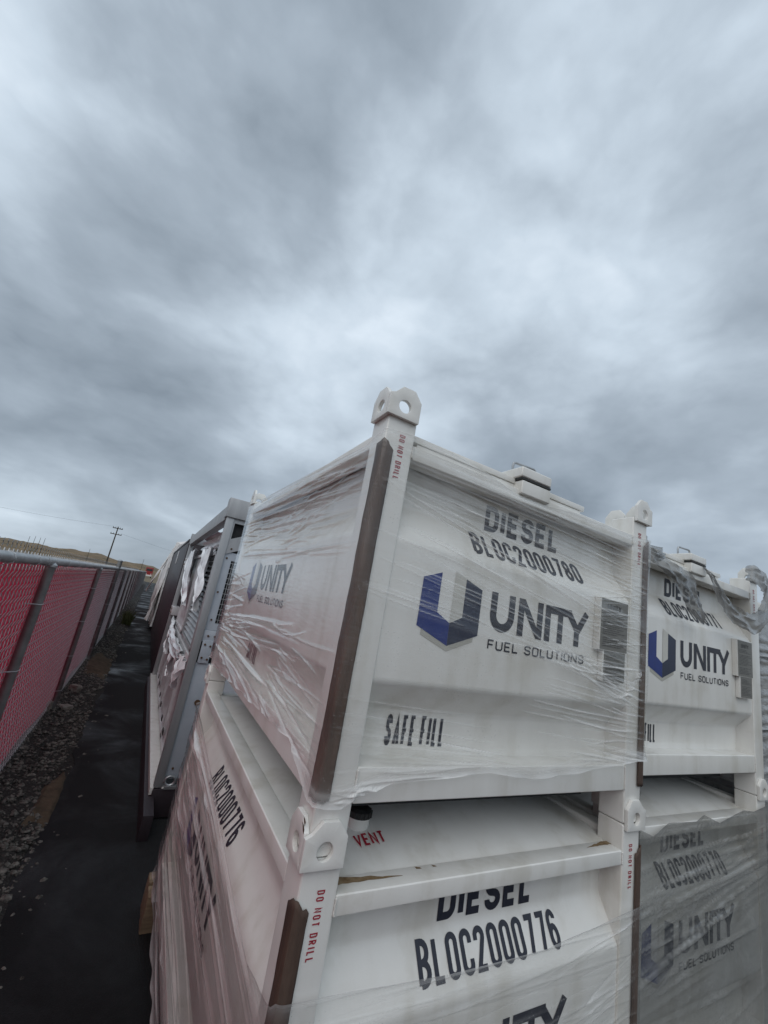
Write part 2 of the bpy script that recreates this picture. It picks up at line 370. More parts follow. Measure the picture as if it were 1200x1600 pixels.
# ------------------------------------------------------------------ the fuel tank
TW, TL, PB, PITCH = 1.16, 1.70, 0.0876, 1.0193
PROFILE = [(0.075, 0.940), (0.075, 0.800), (0.006, 0.695), (0.006, 0.350), (0.075, 0.275), (0.075, 0.168)]
SL = Vector((0.069, 0.105)); SLn = SL.normalized()
CACHE = {}
def cached(key, fn):
    if key not in CACHE: CACHE[key] = fn()
    return CACHE[key]
def fr(a, b, d): return (a, -d, b)                                   # front face: a to the right, d outwards
def sd(a, b, d): return (-d, TL - a, b)                              # left face: a from back to front
def hole_plate(mb, outer, c, r, fn, d0, d1, nseg=40):
    """plate with a round hole: outer is star shaped round c"""
    A = sorted(set([round(math.atan2(y - c[1], x - c[0]), 5) for x, y in outer] + [round(-math.pi + 2 * math.pi * i / nseg + .003, 5) for i in range(nseg)]))
    def hit(a):
        dx, dy = math.cos(a), math.sin(a); best = 0
        for (x0, y0), (x1, y1) in zip(outer, outer[1:] + outer[:1]):
            ex, ey = x1 - x0, y1 - y0; den = dx * ey - dy * ex
            if abs(den) < 1e-12: continue
            t = ((x0 - c[0]) * ey - (y0 - c[1]) * ex) / den; u = ((x0 - c[0]) * dy - (y0 - c[1]) * dx) / den
            if t > 0 and -1e-4 <= u <= 1 + 1e-4: best = max(best, t)
        return best
    n = len(A); vs = []
    for d in (d0, d1):
        for a in A: t = hit(a); vs.append(fn(c[0] + math.cos(a) * t, c[1] + math.sin(a) * t, d))
        for a in A: vs.append(fn(c[0] + math.cos(a) * r, c[1] + math.sin(a) * r, d))
    fs = []
    for i in range(n):
        j = (i + 1) % n
        fs += [(i, j, n + j, n + i), (2 * n + i, 3 * n + i, 3 * n + j, 2 * n + j), (i, 2 * n + i, 2 * n + j, j), (n + i, n + j, 3 * n + j, 3 * n + i)]
    mb.add(vs, fs)
LUG = [(-0.012, 1.003), (0.084, 1.003), (0.084, 1.062), (0.060, 1.090), (0.023, 1.090), (0.002, 1.067), (-0.012, 1.061)]
LUG2 = [(0.0006, 1.003), (0.084, 1.003), (0.084, 1.062), (0.060, 1.090), (0.023, 1.090), (0.002, 1.067), (0.0006, 1.066)]
CORNERS = [(0, 0, 1, 1), (TW, 0, -1, 1), (0, TL, 1, -1), (TW, TL, -1, -1)]
def fillet(pts, r, n=5):
    out = [pts[0]]
    for a, b, c in zip(pts, pts[1:], pts[2:]):
        a, b, c = Vector(a), Vector(b), Vector(c); p = b + (a - b).normalized() * r; q = b + (c - b).normalized() * r
        for k in range(n + 1): t = k / n; out.append(tuple(p * (1 - t) ** 2 + b * 2 * t * (1 - t) + q * t * t))
    return out + [pts[-1]]
ROUND = fillet(PROFILE, .012)
def panel_mesh(span, inset):
    mb = MB(); a0, a1 = inset, span - inset; n = 14
    rows = []
    for i in range(n + 1):
        a = a0 + (a1 - a0) * i / n; rows.append([(a, d, z) for d, z in ROUND])
    mb.ribbon(rows); return mb
def roof_z(u, v): return .941 + .021 * (1 - (2 * v - 1) ** 8) + .066 * (1 - (2 * u - 1) ** 2) ** .8 * (1 - (2 * v - 1) ** 4)
def roof_mesh():
    mb = MB(); rows = []; nx, ny = 40, 90
    for i in range(nx + 1):
        row = []
        for j in range(ny + 1):
            u, v = i / nx, j / ny; x = 0.055 + (TW - 0.11) * u; y = 0.055 + (TL - 0.11) * v
            row.append((x, y, roof_z(u, v)))
        rows.append(row)
    mb.ribbon(rows); return mb
def logo_parts(fn):
    A = MB().add([fn(x, z, .0012) for x, z in [(.186, .616), (.243, .638), (.243, .534), (.287, .512), (.287, .454), (.185, .493)]], [(0, 1, 2, 5), (5, 2, 3, 4)])
    B = MB().add([fn(x, z, .0012) for x, z in [(.327, .636), (.387, .616), (.387, .492), (.2872, .454), (.2872, .512), (.327, .532)]], [(0, 1, 2, 5), (5, 2, 3, 4)])
    G = MB().add([fn(x, z, .0012) for x, z in [(.288, .652), (.3268, .636), (.3268, .5318), (.2875, .5125)]], [(0, 1, 2, 3)])
    Sh = MB().add([fn(x, z, .0009) for x, z in [(.200, .4865), (.287, .4535), (.372, .4855), (.372, .4735), (.288, .440), (.200, .472)]], [(0, 1, 4, 5), (1, 2, 3, 4)])
    return A, B, G, Sh
def company(fn):
    mb = MB(); th = .0235; z0, z1 = .5125, .6205; c0, c1 = z0 + th / 2, z1 - th / 2; k = [0]
    def st(p): stroke(mb, p, th, fn, .0012 + k[0] * .00003); k[0] += 1
    def U(x0, x1): r = (x1 - x0) / 2; st([(x0, z1)] + arc(x0 + r, c0 + r, r, r, 180, 360, 14) + [(x1, z1)])
    U(.436, .506)
    st([(.545, z0), (.545, z1)]); st([(.625, z0), (.625, z1)])
    mb.add([fn(x, z, .0014) for x, z in [(.5335, z1), (.558, z1), (.6365, z0), (.612, z0)]], [(0, 1, 2, 3)])
    st([(.660, z0), (.660, c1), (.768, c1)]); st([(.717, z0), (.717, c1)])
    st([(.757, c1), (.800, .560)]); st([(.842, z1), (.796, .553), (.796, z0)])
    return mb
def inklines(x0, x1, z0, z1, fn, n, rng):
    mb = MB()
    for i in range(n):
        z = z1 - (z1 - z0) * (i + .5) / n
        if rng.random() < .12: continue
        e = x0 + (x1 - x0) * rng.uniform(.55, 1.0); s = x0
        while s < e:
            w = rng.uniform(.006, .02); mb.add([fn(s, z, .001), fn(min(s + w, e), z, .001), fn(min(s + w, e), z + .0022, .001), fn(s, z + .0022, .001)], [(0, 1, 2, 3)]); s += w + .003
    return mb
def make_tank(serial, base, label, group, protectors=None, fittings=False):
    t = thing('fuel_tank', label, 'fuel tank', base, group)
    # corner posts, each with its lifting lug and warning
    for ci, (cx, cy, sx, sy) in enumerate(CORNERS):
        def post():
            return MB().box(min(0, sx * PB), max(0, sx * PB), min(0, sy * PB), max(0, sy * PB), 0.0, PITCH - 0.0012).mesh('corner_post', PAINT, bevel=.007, seg=3)
        p = link('corner_post', cached(('post', ci), post), t, (cx, cy, 0))
        def lug():
            mb = MB()
            hole_plate(mb, LUG, (.036, 1.036), .0185, lambda a, b, d: (sx * a, -sy * d, b), 0.0005, .012)
            hole_plate(mb, LUG2, (.036, 1.036), .0185, lambda a, b, d: (-sx * d, sy * a, b), 0.0005, .012)
            return mb.mesh('lifting_lug', PAINT, bevel=.0014, seg=2)
        lg = link('lifting_lug', cached(('lug', ci), lug), p)
        if cy == 0:
            x0 = .041 if sx > 0 else -.056
            def warn():
                fn = plane((x0, 0, .962), (0, 0, -1), (1, 0, 0), (0, -1, 0))
                return write('DO NOT DRILL', .122, .0170, .0026, fn, gap=2.6).mesh('warning_lettering', REDV)
            link('warning_lettering', cached(('warn', sx), warn), p)
    # rails and base beams
    def bar(x0, x1, y0, y1, z0, z1, nm, bv):
        return MB().box(x0, x1, y0, y1, z0, z1).mesh(nm, PAINT, bevel=bv, seg=3)
    E = .001
    for k, (x0, x1, y0, y1) in enumerate([(PB - E, TW - PB + E, 0.001, .0805), (PB - E, TW - PB + E, TL - .0805, TL - .001), (.001, .0805, PB - E, TL - PB + E), (TW - .0805, TW - .001, PB - E, TL - PB + E)]):
        link('top_rail', cached(('rail', k), lambda: bar(*[(v if v < .08 else .06) if (v in (.0805,)) else (v + .0205 if v in (TL - .0805, TW - .0805) else v) for v in (x0, x1, y0, y1)], *((.906, .947) if k < 2 else (.930, .970)), 'top_rail', .006)), t)
        link('base_beam', cached(('beam', k), lambda: bar(x0, x1, y0, y1, .096, .170, 'base_beam', .005)), t)
    def bead(x, z0, z1, sd_):
        rng = random.Random(int(x * 100)); mb = MB(); n = 26
        mb.tube([(x + rng.uniform(-.0006, .0006), -.0004, z0 + (z1 - z0) * k / n) for k in range(n + 1)], [.0022 + .0011 * (k % 2) for k in range(n + 1)], 6); return mb.mesh('weld_bead', PAINT, smooth=True, angle=80)
    for x in (PB, TW - PB):
        for z0, z1 in ((.910, .943), (.100, .166)): link('weld_bead', cached(('bead', x, z0), lambda: bead(x, z0, z1, 0)), t)
    # folded panels
    def conv(fn, span):
        mb = panel_mesh(span, PB - .002); mb.v = [fn(a, d, z) for a, d, z in mb.v]; return mb.mesh('panel', PAINT, smooth=True, angle=40)
    fp = link('end_panel', cached('fp', lambda: conv(lambda a, d, z: (a, d, z), TW)), t)
    link('end_panel', cached('bp', lambda: conv(lambda a, d, z: (a, TL - d, z), TW)), t)
    sp = link('side_panel', cached('sp', lambda: conv(lambda a, d, z: (d, TL - a, z), TL)), t)
    link('side_panel', cached('rp', lambda: conv(lambda a, d, z: (TW - d, a, z), TL)), t)
    link('floor_and_shade_box', cached('flo', lambda: MB().box(.05, TW - .05, .085, TL - .085, .105, .16).box(.12, TW - .12, .13, TL - .13, .034, .1045).mesh('floor_and_shade_box', VOID)), t)  # lower near-black box added under the floor to deepen shade in the stacking gap
    rf = link('roof', cached('roof', lambda: roof_mesh().mesh('roof', PAINT, smooth=True)), t)
    # writing on the end panel and the left side
    for panel, F, off, lab in ((fp, fr, 0.0, 1), (sp, sd, 0.28, 1)):
        def G(a, b, d, F=F, off=off): return F(a + off, b, d - .006)     # the proud centre band
        def D75(a, b, d, F=F, off=off): return F(a + off, b, d - .075)
        def SLP(a, b, d, F=F, off=off):
            # b runs up the slope
            dd = .006 + SLn.x * b - SLn.y * d; zz = .695 + SLn.y * b + SLn.x * d; return F(a + off, zz, -dd)
        key = 'f' if F is fr else 's'
        if key == 'f': link('content_lettering', cached(key + 'diesel', lambda: write('DIESEL', .338, .082, .0175, lambda a, b, d: D75(a + .426, b + (.808 if key == 'f' else .842), d)).mesh('content_lettering', INK)), panel)
        if key == 'f' or serial[-3:] != '780': link('serial_number', write(serial, .488, .082, .0125, lambda a, b, d: SLP(a + (.357 if key == 'f' else .30), b + .027, d), gap=1.1).mesh('serial_number', INK), panel)
        def mk():
            return [m.mesh('emblem', mt) for m, mt in zip(logo_parts(G), (BLUE, NAVY, GREYV, SHADV))]
        for me in cached(key + 'logo', mk): link('emblem', me, panel)
        link('company_lettering', cached(key + 'co', lambda: company(G).mesh('company_lettering', INK)), panel)
        link('tagline_lettering', cached(key + 'tag', lambda: write('FUEL SOLUTIONS', .411, .0275, .0046, lambda a, b, d: G(a + .427, b + .462, d), gap=2.4).mesh('tagline_lettering', INK)), panel)
        link('filling_lettering', cached(key + 'safe', lambda: write('SAFE FILL', .186, .073, .0088, lambda a, b, d: D75(a + .187, b + .192, d), gap=1.15).mesh('filling_lettering', INK)), panel)
    # data plates on stand-off boxes
    def plates():
        out = []; rng = random.Random(4)
        for (x0, x1, z0, z1, dd) in ((.886, 1.030, .520, .684, .022), (.914, 1.026, .424, .517, .019)):
            bx = MB().box(x0 - .006, x1 + .001, .0065 - dd, .0055, z0 - .003, z1 + .003).mesh('plate_holder', PAINT, bevel=.0015)
            pl = MB().box(x0, x1, .0052 - dd, .0060 - dd, z0, z1).mesh('data_plate', PLATE)
            tx = inklines(x0 + .010, x1 - .010, z0 + .008, z1 - (.040 if dd > .02 else .010), lambda a, b, d, dd=dd: (a, .0052 - dd - d, b), 18 if dd > .02 else 12, rng)
            if dd > .02:
                q = plane((x0 + .03, .0052 - dd, z1 - .034), (1, 0, 0), (0, 0, 1), (0, -1, 0))
                write('UNITY', .075, .020, .004, q, mb=tx)
            out.append((bx, pl, tx.mesh('plate_print', PLATETXT)))
        return out
    for bx, pl, tx in (cached('plates', plates) if fittings else []):
        b = link('plate_holder', bx, t); link('data_plate', pl, b); link('plate_print', tx, b)
    # roof fittings: inspection hatch, cover slab, vent
    if fittings:
        h = link('hatch', cached('hatch', lambda: MB().box(.480, .607, -.012, .16, .930, .975).mesh('hatch', PAINT, bevel=.006, seg=3)), t)
        link('gasket', cached('gask', lambda: MB().box(.477, .605, -.013, .165, .9755, .9825).mesh('gasket', RUBBER, bevel=.0015)), h)
        link('hatch_lid', cached('lid', lambda: MB().box(.471, .604, -.016, .24, .983, 1.016).mesh('hatch_lid', PAINT, bevel=.007, seg=3)), h)
        link('handle', cached('hnd', lambda: MB().tube([(.500, .055, 1.014), (.498, .055, 1.042), (.501, .055, 1.051), (.509, .055, 1.055), (.592, .055, 1.059), (.599, .055, 1.056), (.602, .055, 1.049), (.602, .055, 1.034)], .0042, 8).mesh('handle', STEEL, smooth=True)), h)
        link('hinge', cached('hin', lambda: MB().tube([(.36, .06, .990), (.365, .06, .997), (.42, .06, .997), (.472, .06, .994)], .003, 8).tube([(.36, .06, .990), (.42, .06, .986), (.472, .06, .984)], .003, 8).mesh('hinge', PAINT)), h)
        link('cover_slab', cached('slab', lambda: MB().box(.09, .815, .018, .27, .966, .985).box(.11, .800, .022, .26, .948, .9655).mesh('cover_slab', PAINT, bevel=.004)), t)
    else:
        link('roof_bracket', cached('rbk', lambda: MB().box(.83, .88, .42, .45, .99, 1.05).box(.83, .88, .36, .42, .99, 1.03).mesh('roof_bracket', PAINT, bevel=.004)), t)
    v = link('vent', cached('vent', lambda: MB().tube([(.226, .200, .940), (.226, .200, 1.000)], .030, 24).mesh('vent', PAINT, bevel=.003)), t)
    def cap():
        mb = MB().tube([(.226, .200, 1.0005), (.226, .200, 1.015), (.226, .200, 1.021)], [.033, .033, .024], 24)
        for k in range(16):
            a = 2 * math.pi * k / 16; mb.tube([(.226 + .033 * math.cos(a), .200 + .033 * math.sin(a), 1.002), (.226 + .033 * math.cos(a), .200 + .033 * math.sin(a), 1.014)], .003, 5)
        return mb.mesh('vent_cap', RUBBER)
    link('vent_cap', cached('vcap', cap), v)
    def vl():
        def fn(a, b, d):
            x, y = .192 + a, .124 + b; u = (x - .055) / (TW - .11); w = (y - .055) / (TL - .11)
            return (x, y, roof_z(u, w) + d + .0015)
        return write('VENT', .086, .036, .0058, fn).mesh('vent_lettering', REDV)
    link('vent_lettering', cached('vl', vl), rf)
    for k, (side, z0, z1) in enumerate(protectors or []):
        rng = random.Random(k + int(serial[-2:])); mb = MB()
        cx, cy, sx, sy = CORNERS[side]; w = .027; e = .0042; n = 70
        sec = [(w, -.001 - e), (w * .8, -.001 - e), (w * .55, -.001 - e), (w * .3, -.001 - e), (w * .1, -.001 - e), (-e * .7, -e * .7 - .001), (-.001 - e, w * .1), (-.001 - e, w * .35), (-.001 - e, w * .65), (-.001 - e, w)]
        tops = [rng.uniform(-.004, .004) + d for d in (-.016, -.013, -.010, -.002, .004, .008, .005, .001, -.003, -.006)]
        bots = [rng.uniform(-.003, .003) for _ in sec]; rows = []; ph = [rng.uniform(0, 6) for _ in range(4)]
        for i in range(n + 1):
            f = i / n; row = []
            for q, (a, b) in enumerate(sec):
                z = z0 + bots[q] + (z1 + tops[q] - z0 - bots[q]) * f
                bul = .0006 * math.sin(z * 23 + ph[0] + q) + .0004 * math.sin(z * 61 + ph[1] + q * .7) + rng.uniform(-.0002, .0002); ed = .0004 * math.sin(z * 17 + ph[2]) + rng.uniform(-.0004, .0004)
                if q <= 4: a2, b2 = a + (ed if q == 0 else 0), b - max(-.0008, bul)
                elif q == 5: a2, b2 = a, b
                else: a2, b2 = a - max(-.0008, bul), b + (ed if q == 9 else 0)
                row.append((cx + sx * a2, cy + sy * b2, z))
            rows.append(row)
        o = mb.ribbon(rows).build('edge_protector', CARD, t, smooth=True, angle=35)
        so = o.modifiers.new('thickness', 'SOLIDIFY'); so.thickness = .003; so.offset = 0
    return t

# ------------------------------------------------------------------ stretch film round a tank
def wrap(tank, top, bot, ridges, mat, off=.015, nv=150, nl=230, nf=230, seed=0, name='stretch_wrap', gather=(.02, .02), wob=.0016):
    """closed band round the tank; top/bot: {'s': [(a,z)..], 'f': [(a,z)..]} heights along left side (a from back) and front"""
    rng = np.random.default_rng(seed)
    X = []; Y = []; NX = []; NY = []; FA = []; A = []
    def add(x, y, nx, ny, f, a): X.append(x); Y.append(y); NX.append(nx); NY.append(ny); FA.append(f); A.append(a)
    r = .010
    for i in range(nl + 1): a = r + (TL - 2 * r) * i / nl; add(-off, TL - a, -1, 0, 0, a)
    for k in range(1, 6): t = math.pi / 2 * k / 6; add(r - (r + off) * math.cos(t), r - (r + off) * math.sin(t), -math.cos(t), -math.sin(t), 0 if k < 3 else 1, TL if k < 3 else 0)
    for i in range(nf + 1): a = r + (TW - 2 * r) * i / nf; add(a, -off, 0, -1, 1, a)
    for k in range(1, 6): t = math.pi / 2 * k / 6; add(TW - r + (r + off) * math.sin(t), r - (r + off) * math.cos(t), math.sin(t), -math.cos(t), 1, TW)
    for i in range(41): add(TW + off, r + (TL - 2 * r) * i / 40, 1, 0, 2, i / 40)
    for i in range(31): add(TW - r - (TW - 2 * r) * i / 30, TL + off, 0, 1, 3, i / 30)
    X, Y, NX, NY, FA, A = map(np.array, (X, Y, NX, NY, FA, A)); n = len(X)
    def edge(e):
        z = np.zeros(n); s = np.array(e['s']); f = np.array(e['f'])
        z[FA == 0] = np.interp(A[FA == 0], s[:, 0], s[:, 1]); z[FA == 1] = np.interp(A[FA == 1], f[:, 0], f[:, 1])
        z[FA == 2] = f[-1, 1]; z[FA == 3] = f[-1, 1] + (s[0, 1] - f[-1, 1]) * A[FA == 3]; return z
    zt, zb = edge(top), edge(bot)
    V = np.linspace(0, 1, nv)[None, :]
    Z = zb[:, None] + (zt - zb)[:, None] * V
    disp = np.zeros((n, nv)); fold = np.zeros((n, nv)) + .02
    A2 = np.repeat(A[:, None], nv, 1)
    # slow ripple
    for _ in range(10):
        ka, kz, ph = rng.uniform(1, 7), rng.uniform(8, 40), rng.uniform(0, 6.28)
        disp += wob * .45 * np.sin(A2 * ka + Z * kz + ph)
    for (f, a0, z0, a1, z1, w, amp, fk) in ridges:
        m = FA == f
        if not m.any(): continue
        aa, zz = A2[m], Z[m]; dx, dz = a1 - a0, z1 - z0; L2 = dx * dx + dz * dz; L = math.sqrt(L2)
        bow = amp * .8 * rng.uniform(-1, 1)
        t = ((aa - a0) * dx + (zz - z0) * dz) / L2
        d = ((aa - a0) * dz - (zz - z0) * dx) / L + bow * np.sin(np.clip(t, 0, 1) * 3.14) * 4
        tp = np.clip(t, 0, 1) * np.clip(1 - t, 0, 1) * 4; tp = np.where((t > 0) & (t < 1), np.sqrt(tp), 0)
        g = np.exp(-(d / w) ** 2) * tp
        disp[m] += amp * g; fold[m] += fk * np.exp(-(d / (w * .55)) ** 2) * tp
    ht = (zt - zb)[:, None]
    fold += .45 * np.exp(-((1 - V) * ht / gather[0])) + .50 * np.exp(-(V * ht / gather[1])) + .25 * np.exp(-((V * ht - .022) / .006) ** 2)
    disp += .003 * np.exp(-((1 - V) * ht / .01)) + .006 * np.exp(-(V * ht / .012)) * (1 + .6 * np.sin(A2 * 31 + 2 * np.sin(A2 * 9)))
    disp = np.maximum(disp, -.006)
    P = np.stack([X[:, None] + NX[:, None] * disp, Y[:, None] + NY[:, None] * disp, Z], -1).reshape(-1, 3)
    i = np.arange(n)[:, None]; j = np.arange(nv - 1)[None, :]; i2 = (i + 1) % n
    F = np.stack([i * nv + j, i2 * nv + j, i2 * nv + j + 1, i * nv + j + 1], -1).reshape(-1, 4)
    me = bpy.data.meshes.new(name); me.from_pydata(P.tolist(), [], F.tolist()); me.materials.append(mat)
    at = me.attributes.new('fold', 'FLOAT', 'POINT'); at.data.foreach_set('value', np.clip(fold, 0, 1).ravel().astype(np.float32))
    for p in me.polygons: p.use_smooth = True
    return link(name, me, tank)
def fan(rng, f, src, dst, n, w=(.002, .005), amp=(.0015, .004), fk=(.1, .5), tlo=0.0, thi=1.0):
    """wrinkles from points along segment src to points along segment dst"""
    out = []
    for _ in range(n):
        a = rng.uniform(0, 1); b = min(1, max(0, a + rng.uniform(-.25, .25)))
        s = [src[0][i] + (src[1][i] - src[0][i]) * a for i in (0, 1)]; d = [dst[0][i] + (dst[1][i] - dst[0][i]) * b for i in (0, 1)]
        t0 = rng.uniform(tlo, .22); t1 = t0 + rng.uniform(.18, .9) ** 1.3 * (thi - t0)
        if rng.random() < .5: t0, t1 = (tlo, t1) if rng.random() < .5 else (t0, thi)
        p0 = [s[i] + (d[i] - s[i]) * t0 for i in (0, 1)]; p1 = [s[i] + (d[i] - s[i]) * t1 for i in (0, 1)]
        out.append((f, *p0, *p1, rng.uniform(*w), rng.uniform(*amp) * rng.choice((-.6, 1, 1)), rng.uniform(*fk)))
    return out

GT = 'white stacked fuel tanks'
B0 = 0.157
t780 = make_tank('BLOC2000780', (0, 0, B0 + PITCH), 'white fuel tank in clear stretch wrap on top of the nearest stack', GT, [(0, .105, .928), (1, .11, .935)], True)
t776 = make_tank('BLOC2000776', (0, 0, B0), 'white fuel tank at the bottom of the nearest stack, number ending in 776', GT, [(0, .02, .945), (1, .02, .950)])
t771 = make_tank('BLOC2000771', (1.19, .1, B0 + PITCH), 'unwrapped white fuel tank with torn grey film hanging over it, on the right stack', GT, None, True)
t770 = make_tank('BLOC2000770', (1.19, .1, B0), 'white fuel tank under smoky grey film at the bottom of the right stack', GT)

rg = random.Random(11)
R1 = []
# left side of the upper tank: long pleats from the front post towards the back, then the fan from the low back corner
R1 += fan(rg, 0, ((1.69, .78), (1.69, .93)), ((.02, .86), (.02, .98)), 34, (.003, .009), (.003, .008), (.05, .30))
R1 += fan(rg, 0, ((1.69, .62), (1.69, .88)), ((.02, .66), (.02, .90)), 20, (.004, .010), (.002, .0055), (.03, .22))
R1 += fan(rg, 0, ((.05, .66), (.05, .9)), ((.9, .66), (.9, .85)), 18, (.003, .007), (.002, .005), (.05, .3))
R1 += fan(rg, 0, ((.9, .62), (.9, .80)), ((1.69, .66), (1.69, .92)), 16, (.003, .006), (.002, .005), (.03, .25))
R1 += fan(rg, 0, ((.08, .17), (.12, .36)), ((1.69, .05), (1.69, .46)), 40, (.003, .008), (.004, .009), (.3, .9), 0, .95)
R1 += fan(rg, 0, ((1.15, .16), (1.15, .45)), ((1.69, .06), (1.69, .48)), 20, (.002, .005), (.003, .007), (.3, .8))
R1 += fan(rg, 0, ((.03, .25), (.03, .60)), ((.55, .30), (.55, .58)), 30, (.003, .007), (.002, .006), (.1, .5))
R1 += fan(rg, 0, ((1.69, .15), (1.69, .35)), ((1.1, .12), (1.1, .4)), 12, (.002, .004), (.0015, .004), (.2, .6))
# broad soft folds, then the front of the upper tank
R1 += fan(rg, 1, ((.0, .5), (.0, .92)), ((1.15, .35), (1.15, .8)), 12, (.012, .03), (.002, .005), (.03, .12))
R1 += fan(rg, 1, ((.0, .80), (.0, .95)), ((1.15, .70), (1.15, .92)), 26, (.002, .005), (.0015, .004), (.05, .26))
R1 += fan(rg, 1, ((.05, .90), (.05, .955)), ((1.1, .86), (1.1, .93)), 14, (.003, .007), (.002, .004), (.05, .25))
R1 += fan(rg, 1, ((.0, .55), (.0, .85)), ((1.15, .40), (1.15, .60)), 24, (.0012, .0035), (.0015, .0035), (.25, .8))
R1 += fan(rg, 1, ((1.155, .50), (1.155, .86)), ((.75, .52), (.75, .84)), 54, (.0012, .0032), (.001, .003), (.2, .75), 0, .9)
R1 += fan(rg, 1, ((1.12, .30), (1.12, .50)), ((.62, .62), (.30, .45)), 26, (.0012, .0035), (.0015, .0035), (.3, .9))
R1 += fan(rg, 1, ((1.155, .17), (1.155, .40)), ((.45, .20), (.70, .45)), 38, (.0012, .0035), (.0012, .003), (.25, .85))
R1 += fan(rg, 1, ((.0, .10), (.0, .30)), ((.5, .16), (.5, .22)), 22, (.0012, .003), (.0012, .003), (.06, .28))
R1 += fan(rg, 1, ((.01, .22), (.01, .32)), ((.45, .15), (.6, .28)), 10, (.0012, .003), (.001, .003), (.2, .5))
R1 += fan(rg, 1, ((.02, .105), (.02, .14)), ((.30, .15), (.45, .165)), 16, (.002, .004), (.002, .005), (.3, .8))
R1 += fan(rg, 1, ((.98, .36), (1.10, .46)), ((1.12, .38), (1.12, .48)), 16, (.003, .006), (.002, .006), (.4, .9))
wrap(t780, {'s': [(0, .985), (.5, .972), (1.25, .950), (1.62, .930), (1.70, .945)], 'f': [(0, .958), (.09, .966), (.2, .962), (.30, .948), (.41, .929), (.49, .917), (.59, .919), (.76, .934), (.91, .932), (1.11, .937), (1.16, .945)]},
     {'s': [(0, .11), (.10, .115), (.14, .10), (.45, .11), (1.15, .15), (1.50, .165), (1.62, .14), (1.70, .105)], 'f': [(0, .10), (.05, .098), (.09, .122), (.17, .146), (.31, .152), (.46, .163), (.62, .144), (.81, .158), (1.10, .19), (1.16, .19)]},
     R1, FILM, seed=3, nv=380, nl=260, nf=220)
R2 = []
R2 += fan(rg, 0, ((.0, .06), (.0, .85)), ((1.69, .06), (1.69, .76)), 60, (.004, .010), (.003, .008), (.1, .45))
R2 += fan(rg, 0, ((.0, .78), (.0, .87)), ((1.69, .66), (1.69, .76)), 24, (.003, .006), (.002, .006), (.2, .6))
R2 += fan(rg, 1, ((.0, .45), (.0, .79)), ((1.15, .48), (1.15, .78)), 40, (.002, .006), (.001, .003), (.05, .25))
R2 += fan(rg, 1, ((1.15, .4), (1.15, .78)), ((.7, .3), (.7, .7)), 30, (.002, .005), (.001, .003), (.1, .35))
wrap(t776, {'s': [(0, .885), (.3, .87), (1.05, .782), (1.55, .748), (1.70, .785)], 'f': [(0, .79), (.17, .782), (.40, .766), (.73, .762), (1.10, .795), (1.16, .80)]},
     {'s': [(0, .09), (1.7, .09)], 'f': [(0, .09), (1.16, .09)]}, R2, FILM, seed=5, nv=300, nl=200, nf=160, gather=(.012, .02))
R3 = fan(rg, 1, ((.0, .45), (.0, .94)), ((1.15, .70), (1.15, .97)), 50, (.003, .007), (.002, .006), (.10, .5)) + fan(rg, 1, ((.0, .1), (.0, .6)), ((1.15, .2), (1.15, .75)), 30, (.003, .007), (.002, .005), (.1, .4))
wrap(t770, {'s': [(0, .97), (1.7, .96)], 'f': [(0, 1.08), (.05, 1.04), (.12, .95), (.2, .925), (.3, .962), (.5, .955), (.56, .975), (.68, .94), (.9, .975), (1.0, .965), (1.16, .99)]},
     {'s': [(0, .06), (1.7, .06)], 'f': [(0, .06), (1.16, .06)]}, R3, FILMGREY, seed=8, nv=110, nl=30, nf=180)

# torn film lying over the unwrapped tank
def torn(tank, pts, widths, seed, mat=TORN, name='torn_film'):
    rng = random.Random(seed); o = Vector(tank.location); P = [Vector(p) - o for p in pts]
    Q = []; Wd = []
    for i in range(len(P) - 1):
        for k in range(5):
            t = k / 5; p0 = P[max(i - 1, 0)]; p1 = P[i]; p2 = P[i + 1]; p3 = P[min(i + 2, len(P) - 1)]
            Q.append(.5 * ((2 * p1) + (p2 - p0) * t + (2 * p0 - 5 * p1 + 4 * p2 - p3) * t * t + (3 * p1 - p0 - 3 * p2 + p3) * t ** 3)); Wd.append(widths[i] + (widths[i + 1] - widths[i]) * t)
    Q.append(P[-1]); Wd.append(widths[-1]); rows = []; ph = rng.uniform(0, 6)
    for i, p in enumerate(Q):
        tg = (Q[min(i + 1, len(Q) - 1)] - Q[max(i - 1, 0)]).normalized(); sdv = tg.cross(Vector((0, -1, 0))).normalized(); row = []
        for k in range(11):
            u = k / 10 - .5; cr = math.sin(k * 1.7 + ph + i * .16) * .007 + math.sin(k * 3.7 + i * .45) * .006 + rng.uniform(-.003, .003)
            wob = 1 + .05 * math.sin(i * 1.7 + k) * (1 if k in (0, 10) else .3)
            row.append(p + sdv * (u * Wd[i] * wob) + Vector((0, -.012 - abs(cr) - .25 * Wd[i] * (.25 - u * u), 0)))
        rows.append(row)
    mb = MB().ribbon(rows); o = mb.build(name, mat, tank, smooth=True, angle=60)
    return o
torn(t771, [[1.205, 0.06, 2.105], [1.26, 0.05, 2.088], [1.316, 0.05, 2.079], [1.398, 0.05, 2.06], [1.471, 0.055, 2.035], [1.546, 0.06, 2.008], [1.591, 0.065, 1.97], [1.636, 0.065, 1.928], [1.670, 0.062, 1.885]], [.05, .05, .05, .07, .11, .13, .12, .075, .02], 1)
torn(t771, [[1.285, 0.06, 2.085], [1.375, 0.07, 2.122], [1.457, 0.17, 2.168], [1.52, .23, 2.25]], [.03, .05, .05, .03], 2)
